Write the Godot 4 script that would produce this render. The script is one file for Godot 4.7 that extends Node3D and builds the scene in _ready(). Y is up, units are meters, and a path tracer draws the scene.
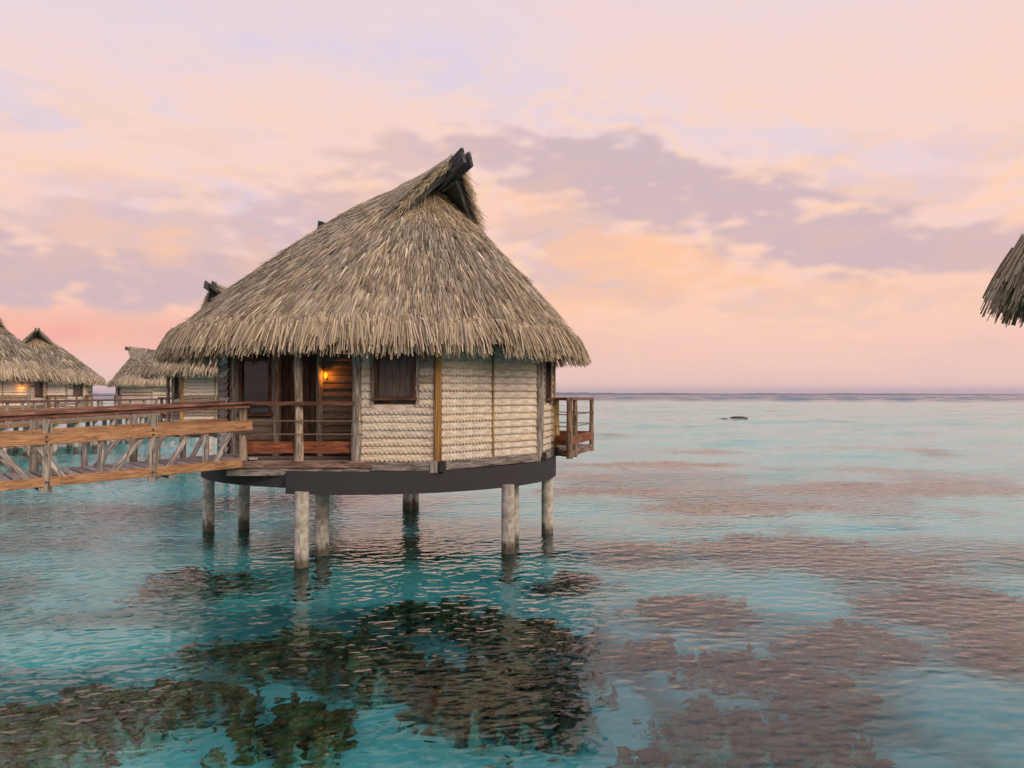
extends Node3D

# ---------------------------------------------------------------- camera numbers
const EYE := 3.2            # camera height above the lagoon
const FOC := 823.0          # focal length in photo pixels
const HOR := 394.0          # photo row of the horizon
const CX := -3.05           # plan position (x right, depth forward) of the main bungalow
const CZ := 19.2
const FLOOR := 1.93

var rng := RandomNumberGenerator.new()
var M := {}
var TEX := {}
var mesh_cache := {}

# ================================================================= mesh building
class MB:
	var v := PackedVector3Array()
	var n := PackedVector3Array()
	var uv := PackedVector2Array()
	var c := PackedColorArray()
	var idx := PackedInt32Array()
	var col := Color(1, 1, 1)

	func vert(p: Vector3, nn: Vector3, t: Vector2 = Vector2.ZERO) -> int:
		v.append(p); n.append(nn); uv.append(t); c.append(col)
		return v.size() - 1

	# a, b, c, d run round the face; the normal decides the winding
	func quad(a: Vector3, b: Vector3, cc: Vector3, d: Vector3, out: Vector3, ua := Vector2.ZERO, ub := Vector2.ZERO, uc := Vector2.ZERO, ud := Vector2.ZERO) -> void:
		var nn := (b - a).cross(cc - a)
		if nn.length_squared() < 1e-14:
			nn = (cc - a).cross(d - a)
		nn = nn.normalized()
		var flip := nn.dot(out) > 0.0
		if not flip:
			nn = -nn
		var i := vert(a, nn, ua)
		vert(b, nn, ub); vert(cc, nn, uc); vert(d, nn, ud)
		if flip:
			idx.append_array(PackedInt32Array([i, i + 2, i + 1, i, i + 3, i + 2]))
		else:
			idx.append_array(PackedInt32Array([i, i + 1, i + 2, i, i + 2, i + 3]))

	func tri(a: Vector3, b: Vector3, cc: Vector3, out: Vector3) -> void:
		var nn := (b - a).cross(cc - a).normalized()
		var flip := nn.dot(out) > 0.0
		if not flip:
			nn = -nn
		var i := vert(a, nn, Vector2(a.x, a.z)); vert(b, nn, Vector2(b.x, b.z)); vert(cc, nn, Vector2(cc.x, cc.z))
		if flip:
			idx.append_array(PackedInt32Array([i, i + 2, i + 1]))
		else:
			idx.append_array(PackedInt32Array([i, i + 1, i + 2]))

	# chamfered timber from a to b; w across, h along up
	func beam(a: Vector3, b: Vector3, w: float, h: float, up: Vector3 = Vector3.UP, bev := 0.008, shift := 0.0) -> void:
		var ax := (b - a).normalized()
		var side := ax.cross(up).normalized()
		var u := side.cross(ax).normalized()
		var e: float = min(bev, min(w, h) * 0.3)
		var pw := w * 0.5
		var ph := h * 0.5
		var prof := [Vector2(-pw + e, -ph), Vector2(pw - e, -ph), Vector2(pw, -ph + e), Vector2(pw, ph - e), Vector2(pw - e, ph), Vector2(-pw + e, ph), Vector2(-pw, ph - e), Vector2(-pw, -ph + e)]
		var L := (b - a).length()
		var run := shift * 0.37
		for k in 8:
			var p: Vector2 = prof[k]
			var q: Vector2 = prof[(k + 1) % 8]
			var p3 := side * p.x + u * p.y
			var q3 := side * q.x + u * q.y
			var w2 := p.distance_to(q)
			quad(a + p3, a + q3, b + q3, b + p3, p3 + q3, Vector2(run, shift), Vector2(run + w2, shift), Vector2(run + w2, shift + L), Vector2(run, shift + L))
			run += w2
		for s in 2:
			var o: Vector3 = a if s == 0 else b
			var dirn: Vector3 = -ax if s == 0 else ax
			for k in range(1, 7):
				var p0: Vector2 = prof[0]
				var p1: Vector2 = prof[k]
				var p2: Vector2 = prof[k + 1]
				tri(o + side * p0.x + u * p0.y, o + side * p1.x + u * p1.y, o + side * p2.x + u * p2.y, dirn)

	# round pole from a to b with uneven thickness
	func log(a: Vector3, b: Vector3, r0: float, r1: float, seg := 12, rings := 6, wob := 0.0, sd := 0.0, knots: Array = []) -> void:
		var ax := (b - a).normalized()
		var ref := Vector3.RIGHT if absf(ax.dot(Vector3.RIGHT)) < 0.8 else Vector3.FORWARD
		var s1 := ax.cross(ref).normalized()
		var s2 := ax.cross(s1).normalized()
		var L := (b - a).length()
		var ts := []
		for r in rings + 1:
			ts.append([float(r) / rings, 1.0])
		for k in knots:
			ts.append([k - 0.012 / L, 1.0]); ts.append([k, 1.13]); ts.append([k + 0.012 / L, 1.0])
		ts.sort_custom(func(x, y): return x[0] < y[0])
		var base := v.size()
		for r in ts.size():
			var t: float = ts[r][0]
			var bend := (s1 * sin(t * 5.1 + sd) + s2 * sin(t * 3.7 + sd * 2.3)) * wob * L * 0.12
			if r == 0 or r == ts.size() - 1:
				bend *= 0.3
			for k in seg + 1:
				var an := TAU * k / seg
				var rr: float = lerpf(r0, r1, t) * ts[r][1] * (1.0 + wob * 2.0 * sin(an * 2.0 + t * 7.0 + sd) + wob * 1.5 * sin(t * 17.0 + sd * 3.0))
				var dv := s1 * cos(an) + s2 * sin(an)
				vert(a + ax * L * t + bend + dv * rr, dv, Vector2(an * r0 + sd, L * t + sd))
		for r in ts.size() - 1:
			for k in seg:
				var i := base + r * (seg + 1) + k
				idx.append_array(PackedInt32Array([i, i + seg + 1, i + 1, i + 1, i + seg + 1, i + seg + 2]))
		for s in 2:
			var o: Vector3 = a if s == 0 else b
			var rr2: float = r0 if s == 0 else r1
			for k in seg:
				var a0 := TAU * k / seg
				var a1 := TAU * (k + 1) / seg
				tri(o, o + (s1 * cos(a0) + s2 * sin(a0)) * rr2, o + (s1 * cos(a1) + s2 * sin(a1)) * rr2, -ax if s == 0 else ax)

	func mesh(mat: Material) -> ArrayMesh:
		return add_to(ArrayMesh.new(), mat)

	func add_to(m: ArrayMesh, mat: Material) -> ArrayMesh:
		var arr := []
		arr.resize(Mesh.ARRAY_MAX)
		arr[Mesh.ARRAY_VERTEX] = v
		arr[Mesh.ARRAY_NORMAL] = n
		arr[Mesh.ARRAY_TEX_UV] = uv
		arr[Mesh.ARRAY_COLOR] = c
		arr[Mesh.ARRAY_INDEX] = idx
		m.add_surface_from_arrays(Mesh.PRIMITIVE_TRIANGLES, arr)
		m.surface_set_material(m.get_surface_count() - 1, mat)
		return m

# one named mesh under a parent
func put(called: String, mb: MB, mat: Material, parent: Node) -> MeshInstance3D:
	return put_mesh(called, mb.mesh(mat), parent)

func put_mesh(called: String, m: Mesh, parent: Node) -> MeshInstance3D:
	var o := MeshInstance3D.new()
	o.name = called
	o.mesh = m
	parent.add_child(o, true)
	return o

func timber(called: String, mat: Material, parent: Node, a: Vector3, b: Vector3, w: float, h: float, up := Vector3.UP, bev := 0.008) -> MeshInstance3D:
	var mb := MB.new()
	mb.beam(a, b, w, h, up, bev, rng.randf() * 5.0)
	return put(called, mb, mat, parent)

func pole(called: String, mat: Material, parent: Node, a: Vector3, b: Vector3, r0: float, r1: float, wob := 0.03, knots: Array = [], seg := 12) -> MeshInstance3D:
	var mb := MB.new()
	mb.log(a, b, r0, r1, seg, 8, wob, rng.randf() * 6.0, knots)
	return put(called, mb, mat, parent)

func tag(o: Node, label: String, category: String, group := "") -> void:
	o.set_meta("label", label)
	o.set_meta("category", category)
	if group:
		o.set_meta("group", group)

func thing(called: String, label: String, category: String, at := Vector3.ZERO, turn := 0.0, group := "") -> Node3D:
	var o := Node3D.new()
	o.name = called
	add_child(o, true)
	o.position = at
	o.rotation.y = turn
	tag(o, label, category, group)
	return o

# ================================================================= materials
func noise(freq: float, sd: int, oct := 4, type := FastNoiseLite.TYPE_SIMPLEX_SMOOTH) -> FastNoiseLite:
	var f := FastNoiseLite.new()
	f.noise_type = type
	f.frequency = freq
	f.seed = sd
	f.fractal_type = FastNoiseLite.FRACTAL_FBM if oct > 1 else FastNoiseLite.FRACTAL_NONE
	f.fractal_octaves = oct
	return f

func lin(r: float, g: float, b: float, a := 1.0) -> Color:
	return Color(r, g, b, a).linear_to_srgb()

func wood_texture(sd: int, contrast: float, w := 256, h := 512, mean := 0.78) -> ImageTexture:
	var fine := noise(0.11, sd, 3)
	var broad := noise(0.012, sd + 5, 3)
	var blot := noise(0.02, sd + 9, 3)
	var im := Image.create(w, h, false, Image.FORMAT_RGB8)
	for y in h:
		for x in w:
			var wx := x + broad.get_noise_2d(x * 1.0, y * 0.5) * 26.0
			var g := fine.get_noise_2d(wx, y * 0.07)
			var rings := sin(wx * 0.33 + broad.get_noise_2d(x * 0.7, y * 0.3) * 6.0)
			var bl := blot.get_noise_2d(x, y * 0.35)
			var k := mean + contrast * (0.30 * g + 0.07 * rings + 0.26 * bl)
			if g < -0.42:
				k -= 0.16 * contrast
			k = clampf(k, 0.12, 1.0)
			im.set_pixel(x, y, Color(k, k * (0.985 + 0.02 * bl), k * (0.97 + 0.05 * bl)))
	return ImageTexture.create_from_image(im)

func blotch_texture(sd: int, lo: Color, hi: Color, f1: float, f2: float) -> ImageTexture:
	var a := noise(f1, sd, 4)
	var b := noise(f2, sd + 3, 3)
	var im := Image.create(256, 256, false, Image.FORMAT_RGB8)
	for y in 256:
		for x in 256:
			var t := clampf(0.5 + 0.75 * a.get_noise_2d(x, y) + 0.45 * b.get_noise_2d(x, y), 0.0, 1.0)
			im.set_pixel(x, y, lo.lerp(hi, t))
	return ImageTexture.create_from_image(im)

func wood(name_: String, col: Color, tex: String, rough := 0.8, us := 1.6, vs := 0.4, bump := 0.25) -> StandardMaterial3D:
	var m := StandardMaterial3D.new()
	m.resource_name = name_
	m.albedo_color = col
	m.albedo_texture = TEX[tex]
	m.uv1_scale = Vector3(us, vs, 1)
	m.roughness = rough
	m.metallic_specular = 0.35
	if bump > 0:
		m.heightmap_enabled = true
		m.heightmap_texture = TEX[tex]
		m.heightmap_scale = bump
	M[name_] = m
	return m

func plain(name_: String, col: Color, rough := 0.8) -> StandardMaterial3D:
	var m := StandardMaterial3D.new()
	m.resource_name = name_
	m.albedo_color = col
	m.roughness = rough
	m.metallic_specular = 0.3
	M[name_] = m
	return m

func make_materials() -> void:
	TEX.grain = wood_texture(11, 1.0)
	TEX.worn = wood_texture(37, 1.05)
	TEX.soft = wood_texture(53, 0.55)
	TEX.pale = wood_texture(67, 0.50, 256, 512, 0.90)
	TEX.stain = blotch_texture(5, Color(0.66, 0.63, 0.58), Color(1, 1, 1), 0.02, 0.12)
	wood("grey_post", lin(0.46, 0.42, 0.37), "worn")
	wood("pale_post", lin(0.62, 0.52, 0.42), "grain")
	wood("tan_beam", lin(0.56, 0.31, 0.16), "soft", 0.7)
	wood("red_rail", lin(0.27, 0.125, 0.09), "worn", 0.55)
	wood("red_board", lin(0.34, 0.115, 0.055), "grain", 0.6)
	wood("grey_beam", lin(0.36, 0.33, 0.31), "worn")
	wood("mauve_plank", lin(0.50, 0.43, 0.41), "soft")
	wood("mauve_plank_pale", lin(0.58, 0.51, 0.49), "soft")
	wood("mauve_plank_dark", lin(0.38, 0.32, 0.31), "soft")
	wood("deck_edge", lin(0.36, 0.24, 0.205), "worn")
	wood("brace", lin(0.46, 0.42, 0.40), "worn")
	wood("dark_door", lin(0.12, 0.066, 0.045), "grain", 0.6)
	wood("window_wood", lin(0.17, 0.085, 0.06), "grain", 0.55)
	wood("window_trim", lin(0.42, 0.36, 0.31), "worn")
	wood("bamboo", lin(0.56, 0.32, 0.10), "grain", 0.45, 1.0, 0.12, 0.05)
	wood("bamboo_thin", lin(0.52, 0.38, 0.18), "grain", 0.5, 1.0, 0.12, 0.05)
	wood("barge", lin(0.095, 0.102, 0.108), "worn", 0.75)
	wood("balcony_post", lin(0.30, 0.215, 0.15), "worn")
	wood("lining", lin(0.20, 0.14, 0.10), "worn")
	wood("slat_a", lin(0.78, 0.71, 0.60), "pale", 0.75, 3.0, 0.9, 0.2)
	wood("slat_b", lin(0.72, 0.65, 0.56), "pale", 0.75, 3.0, 0.9, 0.2)
	wood("slat_c", lin(0.80, 0.70, 0.55), "pale", 0.75, 3.0, 0.9, 0.2)
	wood("slat_d", lin(0.64, 0.58, 0.52), "pale", 0.75, 3.0, 0.9, 0.2)
	wood("slat_e", lin(0.60, 0.50, 0.39), "soft", 0.75, 3.0, 0.9, 0.2)
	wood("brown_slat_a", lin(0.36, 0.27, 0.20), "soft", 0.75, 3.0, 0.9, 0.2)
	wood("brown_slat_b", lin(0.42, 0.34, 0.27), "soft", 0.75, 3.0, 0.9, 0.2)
	plain("fascia", lin(0.048, 0.047, 0.050), 0.75)
	plain("rope", lin(0.20, 0.15, 0.11), 0.9)
	plain("steel", lin(0.04, 0.035, 0.035), 0.5)
	var p := plain("pile", lin(0.68, 0.65, 0.60), 0.85)
	p.albedo_texture = TEX.stain
	p.uv1_triplanar = true
	p.uv1_scale = Vector3(0.9, 0.9, 0.9)
	p.vertex_color_use_as_albedo = true
	var th := plain("thatch", Color(1, 1, 1), 0.85)
	th.vertex_color_use_as_albedo = true
	th.metallic_specular = 0.25
	plain("thatch_core", lin(0.15, 0.12, 0.085), 0.95)
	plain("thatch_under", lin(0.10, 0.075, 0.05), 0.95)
	var g := StandardMaterial3D.new()
	g.resource_name = "pane"
	g.transparency = BaseMaterial3D.TRANSPARENCY_ALPHA
	g.albedo_color = Color(0.8, 0.85, 0.85, 0.06)
	g.roughness = 0.04
	g.metallic_specular = 0.27
	M.pane = g
	var g2: StandardMaterial3D = g.duplicate()
	g2.resource_name = "porch_pane"
	g2.metallic_specular = 0.5
	M.porch_pane = g2
	var l := StandardMaterial3D.new()
	l.resource_name = "lamp_glow"
	l.albedo_color = Color(1, 0.7, 0.25)
	l.emission_enabled = true
	l.emission = Color(1.0, 0.55, 0.10)
	l.emission_energy_multiplier = 1.6
	M.lamp_glow = l
	var cr := plain("coral", Color(1, 1, 1), 0.95)
	cr.vertex_color_use_as_albedo = true
	cr.metallic_specular = 0.1
	var sd := plain("sand", Color(1, 1, 1), 0.95)
	sd.vertex_color_use_as_albedo = true
	sd.metallic_specular = 0.1
	plain("rock", lin(0.07, 0.062, 0.056), 0.9)
	plain("island_green", lin(0.05, 0.06, 0.035), 0.95)

# ================================================================= sky
func srgb_lin(r: float, g: float, b: float) -> Vector3:
	var c := Color(r / 255.0, g / 255.0, b / 255.0).srgb_to_linear()
	return Vector3(c.r, c.g, c.b)

func grad(stops: Array, e: float) -> Vector3:
	for i in stops.size() - 1:
		if e <= stops[i + 1][0]:
			var t := clampf((e - stops[i][0]) / (stops[i + 1][0] - stops[i][0]), 0.0, 1.0)
			t = t * t * (3.0 - 2.0 * t)
			var p: Vector3 = stops[i][1]
			var q: Vector3 = stops[i + 1][1]
			return p.lerp(q, t)
	return stops[stops.size() - 1][1]

func make_sky() -> ImageTexture:
	var W := 2048
	var H := 1024
	var im := Image.create(W, H, false, Image.FORMAT_RGBF)
	var n1 := noise(3.2, 4, 5)
	var n2 := noise(7.5, 9, 4)
	var n3 := noise(2.0, 21, 4)
	var n4 := noise(17.0, 33, 4)
	var base := [[0.0, srgb_lin(224, 190, 188)], [2.5, srgb_lin(237, 197, 186)], [6.0, srgb_lin(249, 204, 182)], [11.0, srgb_lin(248, 208, 194)], [17.0, srgb_lin(242, 212, 207)], [24.0, srgb_lin(230, 212, 221)], [38.0, srgb_lin(212, 206, 226)], [90.0, srgb_lin(190, 197, 222)]]
	var mauve := srgb_lin(203, 180, 188)
	var orange := srgb_lin(253, 199, 162)
	var pink := srgb_lin(241, 168, 164)
	var lav := srgb_lin(216, 208, 230)
	var peach := srgb_lin(251, 210, 192)
	var glow := srgb_lin(255, 214, 172)
	# soft banks of cloud: azimuth, height above the horizon, half-lengths, slope (degrees), strength
	var banks := [[-1.0, 16.3, 5.0, 1.7, -0.15, 0.8], [4.5, 15.4, 6.0, 2.4, -0.2, 0.95], [10.0, 13.6, 6.5, 2.9, -0.3, 1.0], [16.0, 11.6, 7.0, 2.5, -0.28, 1.0], [22.0, 10.0, 7.0, 1.9, -0.2, 1.0], [29.0, 8.6, 7.0, 1.4, -0.12, 0.95], [5.0, 11.0, 4.5, 2.0, -0.1, 0.6], [5.5, 8.0, 5.0, 1.5, -0.2, 0.5],
		[-35.0, 7.8, 12.0, 1.9, -0.03, 1.0], [-22.0, 7.2, 8.0, 1.5, 0.05, 0.85], [-25.0, 10.4, 7.0, 1.6, 0.1, 0.55], [-14.0, 11.5, 4.5, 2.4, 0.1, 0.7], [-6.5, 15.6, 5.0, 1.8, 0.1, 0.6]]
	var glows := [[7.0, 9.0, 6.0, 1.9, -0.15, 0.85], [13.0, 8.0, 6.0, 1.3, -0.1, 0.85], [4.0, 6.5, 5.0, 1.4, 0.0, 0.6], [-22.5, 9.6, 1.6, 1.5, 0.0, 0.65], [-28.0, 10.4, 2.0, 1.3, 0.3, 0.45], [-17.5, 9.2, 1.6, 1.3, 0.2, 0.5], [2.5, 13.0, 3.0, 2.0, 0.2, 0.4], [20.0, 7.2, 6.0, 0.9, -0.05, 0.5], [-29.0, 4.3, 13.0, 1.1, 0.0, 0.35]]
	for y in H:
		var el := 90.0 - (y + 0.5) / H * 180.0
		if el < -0.6:
			for x in W:
				im.set_pixel(x, y, Color(0.50, 0.36, 0.36))
			continue
		var e: float = maxf(el, 0.0)
		var er := deg_to_rad(el)
		var ce := cos(er)
		var b0 := grad(base, e)
		var low := exp(-pow((e - 9.0) / 7.0, 2.0))
		for x in W:
			var az := wrapf((x + 0.5) / W * TAU, -PI, PI)
			var ad := rad_to_deg(az)
			var d := Vector3(sin(az) * ce, sin(er) * 3.6, cos(az) * ce)
			var a := n1.get_noise_3dv(d)
			var f := n2.get_noise_3dv(d)
			var h := n4.get_noise_3dv(d) if e < 40.0 else 0.0
			var g := n3.get_noise_3dv(Vector3(d.x + d.y * 0.9, d.y * 0.8, d.z))
			var c := b0
			# fans of thin high cloud spreading from where the sun went down
			var fx := wrapf(ad - 4.0, -180.0, 180.0)
			var fan_a := atan2(e + 5.0, fx) + 0.45 * a
			var ray := n3.get_noise_2d(fan_a * 3.4, sqrt(fx * fx + e * e) * 0.035) + 0.3 * f
			# pinker to the left, peach towards the right
			c = c.lerp(peach, clampf(0.40 * sin(az + 0.2) + 0.9 * g - 0.05, 0.0, 0.5) * clampf(e / 6.0, 0.0, 1.0) * clampf((34.0 - e) / 14.0, 0.0, 1.0))
			c = c.lerp(lav, clampf(-0.05 - 1.0 * g - 0.55 * ray + 0.35 * a, 0.0, 0.6) * clampf((e - 4.0) / 9.0, 0.0, 1.0))
			c = c.lerp(glow, clampf(1.1 * ray + 0.12, 0.0, 0.5) * exp(-pow((e - 12.0) / 9.0, 2.0)) * (0.35 + 0.65 * exp(-pow((ad - 8.0) / 30.0, 2.0))))
			var k := clampf((a + 0.45 * f + 0.3 * h - 0.16) * 1.5, 0.0, 0.32) * low   # stray cloud all round the sky
			var gl := clampf((f * 0.8 - a * 0.5 - 0.12) * 1.2, 0.0, 0.22) * low
			for s in banks:
				var dx: float = ad - s[0]
				if dx > 180.0: dx -= 360.0
				if absf(dx) > s[2] * 2.2: continue
				var dy: float = e - s[1] - dx * s[4]
				var q: float = (dx / s[2]) * (dx / s[2]) + (dy / s[3]) * (dy / s[3])
				if q < 5.0:
					var env := exp(-q * 0.8)
					k = maxf(k, s[5] * smoothstep(0.12, 1.1, env * 1.45 + 0.85 * a + 0.9 * f + 1.0 * h) * minf(1.0, env * 3.0))
			for s in glows:
				var dx: float = ad - s[0]
				if absf(dx) > s[2] * 2.2: continue
				var dy: float = e - s[1] - dx * s[4]
				var q: float = (dx / s[2]) * (dx / s[2]) + (dy / s[3]) * (dy / s[3])
				if q < 5.0:
					var env := exp(-q * 0.8)
					gl = maxf(gl, s[5] * smoothstep(0.1, 1.15, env * 1.2 - 0.9 * a + 1.1 * f + 0.9 * h) * minf(1.0, env * 3.0))
			var pk := exp(-pow((e - 3.9) / 1.3, 2.0)) * clampf(0.38 - sin(az + 0.15) * 1.3, 0.0, 0.9)
			c = c.lerp(pink, pk)
			c = c.lerp(mauve, clampf(k, 0.0, 0.86))
			c = c.lerp(orange, clampf(gl * (1.0 - 0.45 * k), 0.0, 0.9))
			im.set_pixel(x, y, Color(c.x, c.y, c.z))
	return ImageTexture.create_from_image(im)

func make_light() -> void:
	var cam := Camera3D.new()
	cam.name = "camera"
	cam.fov = rad_to_deg(2.0 * atan(384.0 / FOC))
	cam.position = Vector3(0, EYE, 0)
	cam.rotation.x = atan((HOR - 384.0) / FOC)
	cam.near = 0.1
	cam.far = 12000.0
	add_child(cam)
	var env := Environment.new()
	env.background_mode = Environment.BG_SKY
	var sm := PanoramaSkyMaterial.new()
	sm.panorama = make_sky()
	var sky := Sky.new()
	sky.sky_material = sm
	env.sky = sky
	env.background_energy_multiplier = 0.522
	env.tonemap_mode = Environment.TONE_MAPPER_LINEAR
	env.tonemap_exposure = 1.95
	env.sdfgi_enabled = true
	env.ssao_enabled = true
	env.ssil_enabled = true
	env.volumetric_fog_enabled = true
	env.volumetric_fog_density = 0.0
	var we := WorldEnvironment.new()
	we.environment = env
	add_child(we)
	var sun := DirectionalLight3D.new()
	sun.name = "sun"
	sun.light_color = Color(1.0, 0.90, 0.80)
	sun.light_energy = 0.5
	sun.light_angular_distance = 40.0
	sun.shadow_enabled = true
	add_child(sun)
	sun.look_at_from_position(Vector3(9, 6.2, 10), Vector3(0, 0, 0))

# ================================================================= the lagoon
func fft(re: PackedFloat32Array, im: PackedFloat32Array, n: int, cs: PackedFloat32Array, sn: PackedFloat32Array, rev: PackedInt32Array) -> void:
	for i in n:
		var j := rev[i]
		if j > i:
			var t := re[i]; re[i] = re[j]; re[j] = t
			t = im[i]; im[i] = im[j]; im[j] = t
	var half := 1
	while half < n:
		var step := n / (half * 2)
		var k := 0
		while k < n:
			var w := 0
			for j in range(k, k + half):
				var c := cs[w]
				var s := sn[w]
				w += step
				var q := j + half
				var tr := c * re[q] - s * im[q]
				var ti := c * im[q] + s * re[q]
				re[q] = re[j] - tr
				im[q] = im[j] - ti
				re[j] += tr
				im[j] += ti
			k += half * 2
		half *= 2

# a tile of wind ripples from their spectrum, as a normal map
func ripple_map(n: int, tile: float, peak: float, rms: float, heading: float) -> ImageTexture:
	var r := RandomNumberGenerator.new()
	r.seed = 77
	var hr := PackedFloat32Array(); hr.resize(n * n)
	var hi := PackedFloat32Array(); hi.resize(n * n)
	var fr := PackedFloat32Array(); fr.resize(n * n)
	var fi := PackedFloat32Array(); fi.resize(n * n)
	var dk := TAU / tile
	var kp := TAU / peak
	for y in n:
		var ky := (y if y < n / 2 else y - n) * dk
		for x in n:
			var kx := (x if x < n / 2 else x - n) * dk
			var k := sqrt(kx * kx + ky * ky)
			if k < 1e-6 or k > kp * 16.0:
				continue
			var cosd := (kx * cos(heading) + ky * sin(heading)) / k
			var spread := 0.34 + 0.66 * cosd * cosd
			var amp := sqrt(exp(-1.1 * pow(kp / k, 3.0)) / pow(k, 4.0)) * spread * exp(-pow(k / (kp * 7.0), 2.0))
			hr[y * n + x] = r.randfn() * amp
			hi[y * n + x] = r.randfn() * amp
	for y in n:
		var ym := (n - y) % n
		var ky := (y if y < n / 2 else y - n) * dk
		for x in n:
			var xm := (n - x) % n
			var kx := (x if x < n / 2 else x - n) * dk
			var a := hr[y * n + x] + hr[ym * n + xm]
			var b := hi[y * n + x] - hi[ym * n + xm]
			# slopes: sx = i kx H, sz = i ky H, packed as sx + i sz
			fr[y * n + x] = -kx * b - ky * a
			fi[y * n + x] = kx * a - ky * b
	var cs := PackedFloat32Array(); var sn := PackedFloat32Array(); var rev := PackedInt32Array()
	for i in n / 2:
		cs.append(cos(TAU * i / n)); sn.append(sin(TAU * i / n))
	var bits := int(round(log(n) / log(2.0)))
	for i in n:
		var j := 0
		for b in bits:
			if i & (1 << b): j |= 1 << (bits - 1 - b)
		rev.append(j)
	for y in n:
		var a := fr.slice(y * n, y * n + n)
		var b := fi.slice(y * n, y * n + n)
		fft(a, b, n, cs, sn, rev)
		for x in n:
			fr[y * n + x] = a[x]; fi[y * n + x] = b[x]
	var ca := PackedFloat32Array(); ca.resize(n)
	var cb := PackedFloat32Array(); cb.resize(n)
	var total := 0.0
	for x in n:
		for y in n:
			ca[y] = fr[y * n + x]; cb[y] = fi[y * n + x]
		fft(ca, cb, n, cs, sn, rev)
		for y in n:
			fr[y * n + x] = ca[y]; fi[y * n + x] = cb[y]
			total += ca[y] * ca[y] + cb[y] * cb[y]
	var scale := rms / sqrt(total / (n * n))
	var im := Image.create(n, n, false, Image.FORMAT_RGBF)
	for y in n:
		for x in n:
			var v := Vector3(-fr[y * n + x] * scale, fi[y * n + x] * scale, 1.0).normalized()
			im.set_pixel(x, y, Color(v.x * 0.5 + 0.5, v.y * 0.5 + 0.5, v.z * 0.5 + 0.5))
	return ImageTexture.create_from_image(im)

func polar(rows: PackedFloat32Array, angles: PackedFloat32Array, height: Callable) -> MB:
	var mb := MB.new()
	for i in rows.size():
		for j in angles.size():
			var a := angles[j]
			var p := Vector2(sin(a) * rows[i], -cos(a) * rows[i])
			height.call(mb, p, rows[i], i, j)
	var w := angles.size()
	for i in rows.size() - 1:
		for j in w - 1:
			var k := i * w + j
			mb.idx.append_array(PackedInt32Array([k, k + w, k + 1, k + 1, k + w, k + w + 1]))
	return mb

func fan(fine_deg: float, half_deg: float) -> PackedFloat32Array:
	var a := PackedFloat32Array()
	var d := -180.0
	while d < 180.0 - 0.001:
		a.append(deg_to_rad(d))
		d += fine_deg if absf(d + 0.001) < half_deg else 7.5
	a.append(PI)
	return a

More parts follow.
